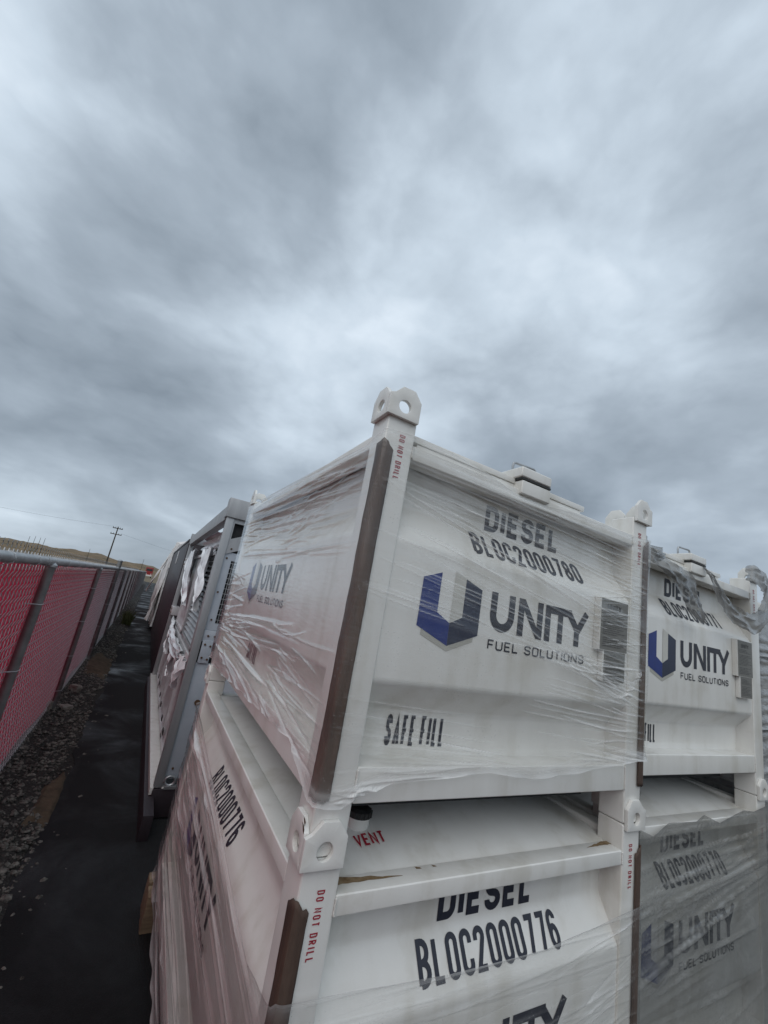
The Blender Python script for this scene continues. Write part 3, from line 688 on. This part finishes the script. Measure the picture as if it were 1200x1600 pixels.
torn(t771, [[1.80, 0.16, 2.185], [1.775, 0.09, 2.13], [1.80, 0.07, 2.075], [1.845, 0.06, 2.01], [1.90, 0.055, 1.97], [2.01, 0.05, 1.948], [2.12, 0.05, 1.945], [2.205, 0.045, 2.00], [2.25, 0.045, 2.065], [2.245, 0.045, 2.12], [2.20, .04, 2.165], [2.13, .045, 2.185], [2.07, .06, 2.18]], [.012, .03, .05, .075, .085, .08, .10, .10, .09, .09, .10, .10, .06], 3)
# film dragged up between the two stacks
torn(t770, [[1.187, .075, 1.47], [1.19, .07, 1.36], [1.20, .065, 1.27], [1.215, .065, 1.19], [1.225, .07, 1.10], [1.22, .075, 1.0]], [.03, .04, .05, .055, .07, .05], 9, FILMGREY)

# rust and mud on the lower tank's roof edge, paint chips on its lug
def blob(pts, z): MB().add([(x, y, z) for x, y in pts], [tuple(range(len(pts)))]).build('rust_stain', RUST, t776)
rr = random.Random(2)
def ragged(x0, x1, y0, y1, n, taper):
    up = []; dn = []
    for i in range(n + 1):
        t = i / n; x = x0 + (x1 - x0) * t; w = (y1 - y0) * (1 - t) ** taper
        up.append((x, y0 + w * rr.uniform(.6, 1.1) + .001)); dn.append((x, y0 + w * rr.uniform(-.05, .15)))
    return dn + up[::-1]
blob(ragged(.0885, .27, .030, .058, 14, .9), 0.9476)
blob([(2 * .58 - x, y) for x, y in ragged(.0885, .21, .035, .058, 12, .9)][::-1], 0.9476)
blob(ragged(.32, .335, .045, .055, 6, .5), 0.9476); blob(ragged(.37, .38, .045, .053, 6, .5), 0.9476)
for z0, z1 in ((1.082, 1.0905), (1.068, 1.079)):
    mb = MB(); mb.prism([(.004, z0 - .004), (.010, z0), (.017, z1 - .002), (.0215, z1), (.010, z1 - .001), (.003, z0 + .004)], lambda a, b, d: (-d, a, b), .0122, .0126); mb.build('paint_chip', CHIP, t776)

# timbers under the stacks
for i, (x0, x1, y0, y1, lab) in enumerate(((-.012, 2.3, 1.66, 1.75, 'square timber sticking out from under the back of the nearest tank stack'),
                                           (-.008, 2.3, 1.775, 1.86, 'second timber lying right behind the one under the back of the nearest tank stack'))):
    o = MB().box(x0, x1, y0, y1, .0, .155).build('timber_bearer', WOOD, bevel=.006); tag(o, lab, 'timber', 'timbers under the tanks')
o = MB().box(.01, 2.34, .02, .11, 0, .155).build('timber_bearer', WOOD, bevel=.006); tag(o, 'square timber under the front edge of the nearest tank stack', 'timber', 'timbers under the tanks')

# wrapped load at the right edge
cr = thing('wrapped_crate', 'tall crate in grey film with a white lid, right of the tank with torn film', 'crate', (2.42, .16, 0))
mb = MB()
mb.box(0, 1.2, 0, 1.5, .12, 2.06); mb.build('body', BLUEGREY, cr, bevel=.01)
MB().box(-.012, 1.212, -.012, 1.512, 2.061, 2.105).build('lid', PAINT, cr, bevel=.006)
rows = []; rr = random.Random(7)
zs = [2.055 - 1.8 * i / 150 for i in range(151)]
amp = [rr.uniform(0, 1) ** 3 * .016 for _ in zs]
for z, a in zip(zs, amp):
    rows.append([(-.014 - a, 1.5, z), (-.014 - a, .75, z + .004), (-.014 - a, .01, z), (.0, -.014 - a, z)] + [(.1 * k, -.014 - a * (1 + .3 * math.sin(k * 2 + z * 9)), z + .006 * math.sin(k)) for k in range(1, 13)])
MB().ribbon(rows).build('stretch_wrap', GREYPL, cr, smooth=True, angle=80)
MB().tube([(.08, .25, 2.105), (.08, .25, 2.13)], .03, 14).build('filler_cap', RUBBER, cr)
for x0 in (.06, .55, 1.02): MB().box(x0, x0 + .1, 0, 1.5, 0, .119).build('skid', WOOD, cr)

# ------------------------------------------------------------------ aluminium framed machine behind the tanks
mc = thing('framed_machine', 'aluminium framed machine unit with torn white plastic, standing behind the nearest tank stack', 'machine', (0, 2.74, 0))
D, Wm = 3.9, 1.25
def aln(x0, x1, y0, y1, z0, z1, nm='post', mt=ALU, bv=.004): return MB().box(x0, x1, y0, y1, z0, z1).build(nm, mt, mc, bevel=bv)
for (x0, y0) in ((0, 0), (0, D - .10), (Wm - .06, 0), (Wm - .06, D - .1)): aln(x0, x0 + .06, y0, y0 + (.05 if y0 == 0 else .10), .03, 2.235, 'frame_post')
# header beams
aln(-.012, Wm + .012, -.006, .10, 2.236, 2.40, 'header_beam'); aln(-.012, Wm + .012, D - .10, D + .006, 2.236, 2.40, 'header_beam')
aln(-.006, .07, .101, D - .101, 2.215, 2.345, 'header_beam'); aln(Wm - .07, Wm + .006, .101, D - .101, 2.215, 2.345, 'header_beam')
mb = MB().box(-.014, -.0125, -.004, .095, 2.232, 2.2355); mb.box(.0, Wm, -.009, -.0065, 2.230, 2.2365); mb.build('header_strip', RUBBER, mc)  # thin black strips along the lower edge of the header beam
# front: window gusset, upper panel, vent grid, bracket, lower panel
mb = MB()
mb.prism([(.061, 2.235), (.40, 2.235), (.40, 2.196), (.075, 2.196), (.075, 2.060), (.40, 2.26 - .04), (.40, 2.10), (.061, 1.93)], lambda a, b, d: (a, .012 + d, b), 0, .03)
mb.build('gusset_plate', ALU, mc)
aln(.061, Wm - .06, .06, .07, .25, 2.2, 'front_backing', VOID, 0)
mb = MB(); mb.box(.062, .125, .022, .05, 1.32, 1.95); mb.box(.125, .30, .022, .05, 1.885, 1.95); mb.box(.125, .30, .022, .05, 1.32, 1.375); mb.box(.30, Wm - .062, .022, .05, 1.32, 1.95)
fpn = mb.build('front_panel', BLUEGREY, mc)
mb = MB()
for k in range(12): mb.box(.125, .30, .032, .040, 1.40 + k * .042, 1.405 + k * .042)
for k in range(5): mb.box(.142 + k * .034, .146 + k * .034, .033, .039, 1.376, 1.884)
mb.build('vent_grille', ALU, fpn)
mb = MB().box(.062, Wm - .062, .016, .05, 1.23, 1.318); mb.box(.070, .150, .006, .016, 1.07, 1.24); mb.build('bracket_plate', BLUEGREY, mc, bevel=.003)
mb = MB().box(.062, .175, .022, .05, .25, 1.069); mb.box(.178, Wm - .062, .026, .05, .25, 1.069); mb.build('lower_panel', BLUEGREY, mc, bevel=.003)
mb = MB()
for (x, z, y) in ((.092, 1.21, .006), (.092, 1.11, .006), (.135, 1.20, .006), (.135, 1.10, .006), (.10, 1.275, .016), (.15, 1.275, .016), (.085, 1.90, .022), (.085, 1.62, .022), (.092, 1.40, .022), (.10, 1.98, .012), (.15, .78, .022), (.10, .32, .022)):
    MB().tube([(x, y, z), (x, y - .006, z)], .008 if z != .78 else .022, 10).build('bolt', CHIP, mc)
mb = MB(); mb.tube([(.10 + .035 * math.cos(a), .0, .245 + .03 * math.sin(a)) for a in [math.pi * 2 * k / 14 for k in range(15)]], .009, 8, cap=False); mb.box(.07, .16, -.02, .02, .196, .214); mb.build('tow_ring', STEEL, mc, smooth=True)
aln(0, Wm, -.012, .06, .012, .195, 'base_plate', DARK)
# the side facing the alley
aln(-.02, .085, .0, D, .155, .205, 'base_rail', PAINT); aln(-.045, .02, -.28, D, .0, .150, 'skid', DARK)
aln(.17, .20, .05, D - .1, .205, 2.215, 'inner_wall', VOID, 0)
def louvre(y0, y1, z0, z1, nm, mt, n=0):
    mb = MB().box(.055, .10, y0, y0 + .035, z0, z1).box(.055, .10, y1 - .035, y1, z0, z1).box(.055, .10, y0, y1, z0, z0 + .035).box(.055, .10, y0, y1, z1 - .035, z1)
    o = mb.build(nm, mt, mc, bevel=.002)
    if n:
        q = MB()
        for k in range(n): zz = z0 + .05 + (z1 - z0 - .1) * k / (n - 1); q.add([(.065, y0 + .04, zz), (.065, y1 - .04, zz), (.098, y1 - .04, zz + .028), (.098, y0 + .04, zz + .028)], [(0, 1, 2, 3)])
        q.build('louvre', ALU, o)
    else: MB().box(.075, .095, y0 + .036, y1 - .036, z0 + .036, z1 - .036).build('door_skin', PALE, o)
    return o
louvre(.55, 1.75, 1.06, 1.98, 'louvre_door', ALU, 18); louvre(1.85, 3.0, 1.06, 2.0, 'louvre_door', PALE)
aln(.045, .11, .05, D - .1, .93, 1.045, 'middle_beam', PALE)
for y0, y1 in ((.10, .95), (1.0, 1.9), (1.95, 2.85), (2.9, 3.75)): louvre(y0, y1, .22, .915, 'lower_door', PALE)
for y in (.3, .8, 1.2, 1.7, 2.1, 2.7, 3.1): MB().box(.048, .0548, y, y + .09, .30, .34).build('hinge', RUBBER, mc)
for z0, z1 in ((1.86, 1.99), (1.12, 1.24)): 
    b = aln(-.004, .10, D - .42, D - .02, z0, z1, 'side_bracket', PALE, .004)
    for y in (D - .36, D - .10):
        for z in (z0 + .03, z1 - .03): MB().tube([(-.004, y, z), (-.012, y, z)], .013, 10).build('bolt', CHIP, b)
# strips of white plastic still clinging to the side
def rag(parent, path, w0, w1, seed, mat=PLASTIC, ax=(0, 1, 0), name='plastic_rag'):
    rng = random.Random(seed); P = [Vector(p) for p in path]; rows = []; n = len(P); m = 14
    for i in range(n * 4 - 3):
        t = i / 4; k = min(int(t), n - 2); p = P[k].lerp(P[k + 1], t - k); w = w0 + (w1 - w0) * i / (n * 4 - 4)
        rows.append([p + Vector(ax) * (w * (j / m - .5) * (1 + .12 * math.sin(i * 1.9 + seed))) + Vector((-.02 * math.sin(j * 1.3 + i * .5 + seed) - .012 * math.sin(j * 2.9 + seed * 2 + i), 0, .01 * math.sin(j * 2 + i))) for j in range(m + 1)])
    return MB().ribbon(rows).build(name, mat, parent, smooth=True, angle=70)
rag(mc, [(.02, 2.9, 2.08), (.0, 2.75, 1.8), (.01, 2.45, 1.5), (.03, 2.2, 1.36)], 1.0, .12, 1)
rag(mc, [(.03, 1.05, 2.02), (.015, 1.0, 1.8), (.02, .86, 1.55), (.03, .80, 1.40)], .55, .08, 2)
rag(mc, [(.04, 3.2, 1.06), (.0, 2.6, .99), (-.01, 1.7, .98), (.0, .75, .99)], .16, .14, 3, ax=(0, .3, .95))
rag(mc, [(.03, .60, 1.00), (.0, .62, .86), (.01, .66, .74)], .40, .10, 4)
rag(mc, [(.03, 1.6, 1.0), (.0, 1.55, .80), (.02, 1.5, .66)], .50, .05, 5)
rag(mc, [(.03, 2.9, 1.0), (.0, 2.8, .80), (.02, 2.7, .7)], .45, .05, 6)
rag(mc, [(.10, .5, 2.10), (.14, 1.6, 2.16), (.1, 2.6, 2.18)], .2, .25, 7, ax=(0, .2, .98))

# ------------------------------------------------------------------ dark unit and tarped load further along
du = thing('equipment_container', 'dark steel equipment container with a narrow light slot, beyond the aluminium framed machine', 'container', (0, 7.0, 0))
MB().box(0, 1.3, 0, 5.6, .12, 2.30).build('body', DARK, du, bevel=.01)
MB().box(-.01, 1.31, -.01, 5.61, 2.301, 2.345).build('roof', DARK, du, bevel=.006)
mb = MB()
for y in (5.5,): mb.box(-.012, -.0005, y, y + .035, .13, 2.3)
mb.build('seam_strip', DARK, du)
MB().box(-.014, -.001, 2.45, 2.62, 1.96, 2.24).build('light_slot', PALE, du, bevel=.003)
MB().box(.05, 1.25, .1, 5.5, 0, .119).build('skid', DARK, du)
tl = thing('tarped_load', 'tall load under a dirty white tarp with loose flaps, beyond the dark container', 'load', (0, 13.4, 0))
mb = MB(); rr = random.Random(3); ny = 46
prof = [(-.03, .15), (-.05, .7), (-.04, 1.3), (-.02, 1.9), (.02, 2.4), (.10, 2.72), (.6, 2.92), (1.2, 2.75), (1.25, 2.2), (1.25, .2)]
rows = []
for i in range(ny + 1):
    y = 8.5 * i / ny; rows.append([(x + .05 * math.sin(i * .9 + k * 1.3) * (k < 6) + rr.uniform(-.02, .02), y, z + .08 * math.sin(i * .5 + k) * (k > 3) - (.25 * (i / ny))) for k, (x, z) in enumerate(prof)])
mb.ribbon(rows); mb.add([rows[0][k] for k in range(len(prof))], [tuple(range(len(prof)))]); mb.build('tarp', TARP, tl, smooth=True, angle=50)
MB().box(.08, 1.15, .1, 8.3, .0, 2.2).build('load_body', VOID, tl)
rag(tl, [(-.02, 3.0, 2.3), (-.18, 3.6, 1.8), (-.32, 4.2, 1.3), (-.40, 4.6, .95)], 1.3, .5, 9, TARP, name='tarp_flap')
rag(tl, [(-.02, .2, 1.9), (-.08, .3, 1.3), (-.10, .25, .7), (-.16, .2, .30)], .55, .40, 10, TARP, name='tarp_flap')
rag(tl, [(-.02, 1.2, 1.4), (-.10, 1.1, .9), (-.14, 1.0, .5), (-.2, .9, .25)], .7, .5, 12, TARP, name='tarp_flap')

# ------------------------------------------------------------------ fence
FX, PX = -1.0, -.955
fe = thing('chain_link_fence', 'galvanised chain link fence lined with red privacy mesh along the gravel strip', 'fence', (0, 0, 0))
posts = [-.45, 2.33, 5.10] + [8.1 + 2.8 * k for k in range(20)]
for i, y in enumerate(posts):
    term = abs(y - 8.1) < .1
    r, h = (.038, 1.77) if term else (.027, 1.605)
    p = MB().tube([(PX, y, -.05), (PX, y, h)], r, 16).build('post', POSTM, fe, smooth=True)
    c = MB().tube([(PX, y, h), (PX, y, h + .012), (PX, y, h + .03)], [r * 1.18, r * 1.18, r * .5], 16).build('post_cap', STEEL, p, smooth=True)
    for z in ((.25, .62, 1.0, 1.38) if y < 12 else ()): MB().tube([(PX + .9 * r, y + r * 1.0, z), (PX + r * 1.05, y, z + .002), (PX + .7 * r, y - r * 1.05, z), (FX, y - .09, z + .002)], .003, 5).build('wire_tie', WIRE, p)
def railpts(y0, y1): return [(PX - .01, y0, 1.635), (PX - .01, (y0 + y1) / 2, 1.637), (PX - .01, y1, 1.635)]
MB().tube(railpts(-1.6, 8.08), .0245, 16).build('top_rail', STEEL, fe, smooth=True)
MB().tube(railpts(8.12, 61.0), .0245, 12).build('top_rail', STEEL, fe, smooth=True)
for y in (.4, 2.16, 5.0): MB().tube([(PX - .01, y, 1.635), (PX - .01, y + .09, 1.635)], .0285, 16).build('rail_sleeve', STEEL, fe, smooth=True)
y = -.9
while y < 13:
    MB().tube([(PX - .01 + .027 * math.cos(a), y + .014 * a / 6, 1.635 + .027 * math.sin(a)) for a in [k * .7 for k in range(10)]] + [(FX, y + .03, 1.58)], .0026, 5).build('rail_tie', WIRE, fe); y += .47
def chain(y0, y1, z0, z1, p, r, sides):
    nw = int((y1 - y0) / p); nz = int((z1 - z0) / p); vs = []; fs = []
    ang = [2 * math.pi * k / sides for k in range(sides)]
    for k in range(nw):
        yk = y0 + k * p; o = len(vs)
        for j in range(nz + 1):
            yy = yk + (p if (j + k) % 2 else 0) ; zz = z0 + j * p; dx = .004 * (1 if (j + k) % 2 else -1) * (1 if k % 2 else -1)
            for a in ang: vs.append((FX + .012 + dx + r * math.cos(a), yy + r * math.sin(a), zz + r * .6 * math.sin(a)))
        for j in range(nz):
            for s_ in range(sides): fs.append((o + j * sides + s_, o + j * sides + (s_ + 1) % sides, o + (j + 1) * sides + (s_ + 1) % sides, o + (j + 1) * sides + s_))
        # knuckled end above the rail
        o = len(vs); ye = yk + (p if (nz + k) % 2 else 0)
        pts = [(0, 0), (.006, .012), (-.004, .022), (.004, .034)]
        for dy, dz in pts:
            for a in ang: vs.append((FX + .012 + r * math.cos(a), ye + dy + r * 1.3 * math.sin(a), z1 + dz - .006))
        for j in range(len(pts) - 1):
            for s_ in range(sides): fs.append((o + j * sides + s_, o + j * sides + (s_ + 1) % sides, o + (j + 1) * sides + (s_ + 1) % sides, o + (j + 1) * sides + s_))
    return MB().add(vs, fs)
chain(-.6, 8.1, .075, 1.685, .034, .0018, 4).build('chain_link', WIRE, fe)
chain(8.1, 24, .075, 1.685, .046, .0017, 3).build('chain_link', WIRE, fe)
def screen(y0, y1, mt):
    rows = []; n = max(4, int((y1 - y0) * 5))
    for i in range(n + 1):
        y = y0 + (y1 - y0) * i / n; rows.append([(FX - .006 - .012 * (math.sin(y * 2.1 + z * 3) * .5 + .5) * (z < 1.5), y, z) for z in (.10 + .012 * math.sin(y * 5), .4, .8, 1.2, 1.5, 1.615)])
    return MB().ribbon(rows).build('privacy_mesh', mt, fe, smooth=True)
screen(-1.6, 8.08, REDM); screen(8.12, 61, GREYM)
MB().tube([(FX + .01, -1.5, .09), (FX + .01, 30, .09)], .003, 5).build('bottom_wire', WIRE, fe)

# ------------------------------------------------------------------ ground
structure('ground', MB().add([(-2600, -1200, -.03), (2600, -1200, -.03), (2600, 3600, -.03), (-2600, 3600, -.03)], [(0, 1, 2, 3)]), ground_mat())
rows = []; rr = random.Random(21)
ys = [-6 + .12 * i for i in range(220)] + [20.4 + 1.2 * i for i in range(50)]
for y in ys:
    e = -.585 + .022 * math.sin(y * 2.3) + .018 * math.sin(y * 7.1 + 1) + rr.uniform(-.012, .012)
    rows.append([(e, y, 0.0), (e + .3, y, .001), (.4, y, .001), (8.0, y, .0)])
structure('asphalt_road', MB().ribbon(rows), asphalt())
rows = []
for y in ys:
    row = []
    for k in range(15):
        x = -1.35 + .86 * k / 14; t = max(0, min(1, (-.56 - x) / .44))
        row.append((x, y, -.012 + .085 * t + (rr.uniform(-.012, .012) if t > 0 else 0)))
    rows.append(row)
structure('gravel_strip', MB().ribbon(rows), GRAVEL, smooth=True)
def gh(x): return -.012 + .085 * max(0, min(1, (-.56 - x) / .44))
def stones(n, ymin, ymax, smin, smax, seed):
    rng = np.random.default_rng(seed); vs = []; fs = []
    base = [(0, 0, 1), (.9, 0, .3), (.28, .86, .3), (-.73, .53, .3), (-.73, -.53, .3), (.28, -.86, .3), (.5, .6, -.5), (-.6, .4, -.5), (0, -.8, -.5)]
    tri = [(0, 1, 2), (0, 2, 3), (0, 3, 4), (0, 4, 5), (0, 5, 1), (1, 6, 2), (2, 6, 7), (2, 7, 3), (3, 7, 4), (4, 7, 8), (4, 8, 5), (5, 8, 1), (1, 8, 6)]
    for _ in range(n):
        y = ymin + (ymax - ymin) * rng.uniform() ** 1.5; x = -.99 + .60 * rng.uniform()
        if x > -.60 + .04 * math.sin(y * 3) and rng.uniform() > .16 * (-.36 - x) / .24: continue
        s = smin + (smax - smin) * rng.uniform() ** 3; c, sn = math.cos(rng.uniform() * 6.3), math.sin(rng.uniform() * 6.3); q = rng.uniform(.6, 1.3, 3); o = len(vs)
        for b in base:
            bx, by, bz = (b[i] * q[i] * s * rng.uniform(.8, 1.2) for i in range(3)); vs.append((x + bx * c - by * sn, y + bx * sn + by * c, gh(x) + s * .15 + bz * .75))
        fs += [tuple(i + o for i in t) for t in tri]
    return MB().add(vs, fs)
o = stones(9000, 1.2, 9.0, .006, .026, 5); o.add(*(lambda m: (m.v, m.f))(stones(3500, 9.0, 30, .010, .03, 6)))
o = o.build('gravel_stones', STONE); tag(o, 'loose grey gravel along the foot of the fence', 'gravel', kind='stuff')
def patch(pts, z, name, mat, seed):
    rng = random.Random(seed); cx = sum(p[0] for p in pts) / len(pts); cy = sum(p[1] for p in pts) / len(pts); ring = []
    for i in range(len(pts)):
        for k in range(6):
            t = k / 6; a, b = pts[i], pts[(i + 1) % len(pts)]; f = rng.uniform(.9, 1.1); x = a[0] + (b[0] - a[0]) * t; y = a[1] + (b[1] - a[1]) * t; ring.append((cx + (x - cx) * f, cy + (y - cy) * f))
    n = len(ring); vs = [(cx, cy, gh(cx) + z + .012)] + [(cx + (x - cx) * .6, cy + (y - cy) * .6, gh(cx + (x - cx) * .6) + z + .010) for x, y in ring] + [(x, y, gh(x) + z * .2 - .004) for x, y in ring]
    fs = [(0, 1 + i, 1 + (i + 1) % n) for i in range(n)] + [(1 + i, 1 + n + i, 1 + n + (i + 1) % n, 1 + (i + 1) % n) for i in range(n)]
    return structure(name, MB().add(vs, fs), mat, smooth=True)
patch([(-.93, 7.1), (-.62, 6.9), (-.55, 7.6), (-.62, 8.6), (-.90, 9.0), (-.95, 8.0)], .022, 'dirt_path_patch', DIRT, 1)
patch([(-.70, 2.75), (-.555, 2.7), (-.545, 3.3), (-.60, 3.6), (-.68, 3.3)], .016, 'dirt_path_patch', DIRT, 2)
def lump(x, y, sx, sy, sz, lab, seed):
    rng = random.Random(seed); bm = bmesh.new(); bmesh.ops.create_icosphere(bm, subdivisions=3, radius=1)
    for v in bm.verts:
        c = v.co; m = max(abs(c.x), abs(c.y), abs(c.z)); v.co = c / (m ** .75) * (1 + .10 * math.sin(c.x * 5 + seed) * math.sin(c.y * 6) + rng.uniform(-.05, .05)); v.co.x *= sx; v.co.y *= sy; v.co.z *= sz
    me = bpy.data.meshes.new('concrete_lump'); bm.to_mesh(me); bm.free(); me.materials.append(CONC)
    o = link('concrete_lump', me, None, (x, y, gh(x) + sz * .55)); o.rotation_euler = (.1, .05, seed); tag(o, lab, 'rubble', 'broken concrete by the fence'); return o
lump(-.86, 5.95, .045, .07, .05, 'dark lump of broken concrete in the gravel, second from the near fence posts', 1)
lump(-.84, 5.18, .07, .06, .025, 'pale flat slab of broken concrete on the alley side of a fence post foot', 2)
lump(-.995, 5.02, .035, .05, .05, 'small pale concrete lump tight against the mesh beside a fence post foot', 3)
wd = thing('weed_tuft', 'green weed tuft growing on the gravel edge far down the alley', 'weed', (-.66, 14.5, .03))
mb = MB(); rr = random.Random(4)
for _ in range(260):
    a = rr.uniform(0, 6.3); l = rr.uniform(.12, .42); lean = rr.uniform(.1, .5); bx, by = rr.uniform(-.12, .12), rr.uniform(-.5, .5); w = rr.uniform(.006, .016); dx, dy = math.cos(a), math.sin(a)
    mb.add([(bx - dy * w, by + dx * w, 0), (bx + dy * w, by - dx * w, 0), (bx + dx * l * lean * .5 + dy * w, by + dy * l * lean * .5 - dx * w, l * .6), (bx + dx * l * lean, by + dy * l * lean, l)], [(0, 1, 2), (0, 2, 3)])
mb.build('leaves', WEED, wd)

# ------------------------------------------------------------------ far things
def ridge(d0, prof, depth, seed, name):
    rng = random.Random(seed); rows = []; n = 260
    for i in range(n + 1):
        az = -1.25 + 1.9 * i / n   # x over y
        e = np.interp(az, [p[0] for p in prof], [p[1] for p in prof]) + .0011 * math.sin(az * 55 + seed) + .0007 * math.sin(az * 131 + 2) + rng.uniform(-.0004, .0004)
        c = 1 / math.sqrt(1 + az * az); row = []
        for k in range(9):
            t = k / 8; d = d0 + depth * t; hgt = (1.68 + d0 * 1.25 * e) * math.sin(min(1, t * 1.15) * math.pi / 2) + rng.uniform(-.5, .5) * (k > 0)
            row.append((az * c * d, c * d, hgt - 1.0 * (k == 0)))
        row.append((az * c * (d0 + depth * 1.8), c * (d0 + depth * 1.8), -2)); rows.append(row)
    return structure(name, MB().ribbon(rows), hill_mat(), smooth=True)
ridge(420, [(-1.3, .010), (-.30, .0125), (-.2, .0120), (-.135, .0158), (-.10, .0152), (-.057, .0105), (-.029, .0140), (-.01, .0120), (.02, .006), (.3, .004), (.7, .004)], 110, 1, 'hills')
def pole(az, d, top, r, lab, arms, group):
    c = 1 / math.sqrt(1 + az * az); x, y = -.42 + az * c * d, -.895 + c * d; h = 1.68 + top * d
    t = thing('utility_pole', lab, 'utility pole', (x, y, 0), group)
    MB().tube([(0, 0, -.1), (0, 0, h * .5), (0, 0, h)], [r, r * .85, r * .65], 10).build('pole', POLEW, t, smooth=True)
    for dz, hw in arms:
        a = MB().box(-hw, hw, -.06, .06, h - dz - .07, h - dz + .07).build('crossarm', POLEW, t)
        for u in (-.9, -.45, .45, .9): MB().tube([(hw * u, 0, h - dz + .07), (hw * u, 0, h - dz + .25)], .05, 6).build('insulator', RUBBER, a)
    return Vector((x, y, h))
P0 = pole(-.0818, 95, .0767, .14, 'tall wooden utility pole with two crossarms rising behind the fence', [(.35, .85), (1.5, .95)], None)
for az, d, tp, lab in ((-.212, 330, .0245, 'thin distant pole on the hill, leftmost of a row of four'), (-.2038, 330, .0262, 'thin distant pole on the hill, second from left in a row of four'),
                       (-.1958, 330, .0257, 'thin distant pole on the hill, third from left in a row of four'), (-.1889, 330, .0261, 'thin distant pole on the hill, rightmost of a row of four'),
                       (-.1153, 330, .0226, 'lone thin distant pole on the hill between the row of four and the tall pole'), (-.0198, 330, .0228, 'lone thin distant pole on the hill to the right of the tall utility pole')):
    pole(az, d, tp, .14, lab, [], 'thin distant poles on the skyline')
def cable(a, b, sag, name, lab):
    a, b = Vector(a), Vector(b); pts = [a.lerp(b, t / 20) - Vector((0, 0, sag * 4 * (t / 20) * (1 - t / 20))) for t in range(21)]
    o = MB().tube(pts, .012, 5).build(name, RUBBER); tag(o, lab, 'cable', 'cables of the tall utility pole')
cable(P0 + Vector((-.7, 0, -.1)), (-62, 92, 9.6), 1.4, 'power_cable', 'dark overhead cable running left from the tall pole, the upper one')
cable(P0 + Vector((.8, 0, -1.2)), (60, 175, 9.0), 1.8, 'power_cable', 'dark overhead cable running right from the tall pole crossarm')
# red truck at the end of the alley
tk = thing('red_truck', 'small red truck parked far off at the end of the alley', 'truck', (-.95, 135, 0))
MB().prism([(-.9, .55), (.9, .55), (.9, 2.1), (.75, 2.75), (-.75, 2.75), (-.9, 2.1)], lambda a, b, d: (a, d, b), 0, 2.0).build('cab', REDP, tk, bevel=.05)
MB().box(-.75, .75, -.02, -.005, 1.9, 2.5).build('windscreen', GLASS, tk)
MB().box(-.9, .9, -.12, -.001, .5, .85).build('bumper', PAINT, tk)
MB().box(-.95, .95, 2.1, 6.0, .8, 2.9).build('cargo_box', REDP, tk)
for x in (-.6, .6): MB().tube([(x, -.03, 1.1), (x, -.05, 1.1)], .14, 14).build('headlight', PAINT, tk)
for x in (-.78, .78):
    for y in (.8, 4.8): MB().tube([(x - .13, y, .45), (x + .13, y, .45)], .45, 18).build('wheel', RUBBER, tk)
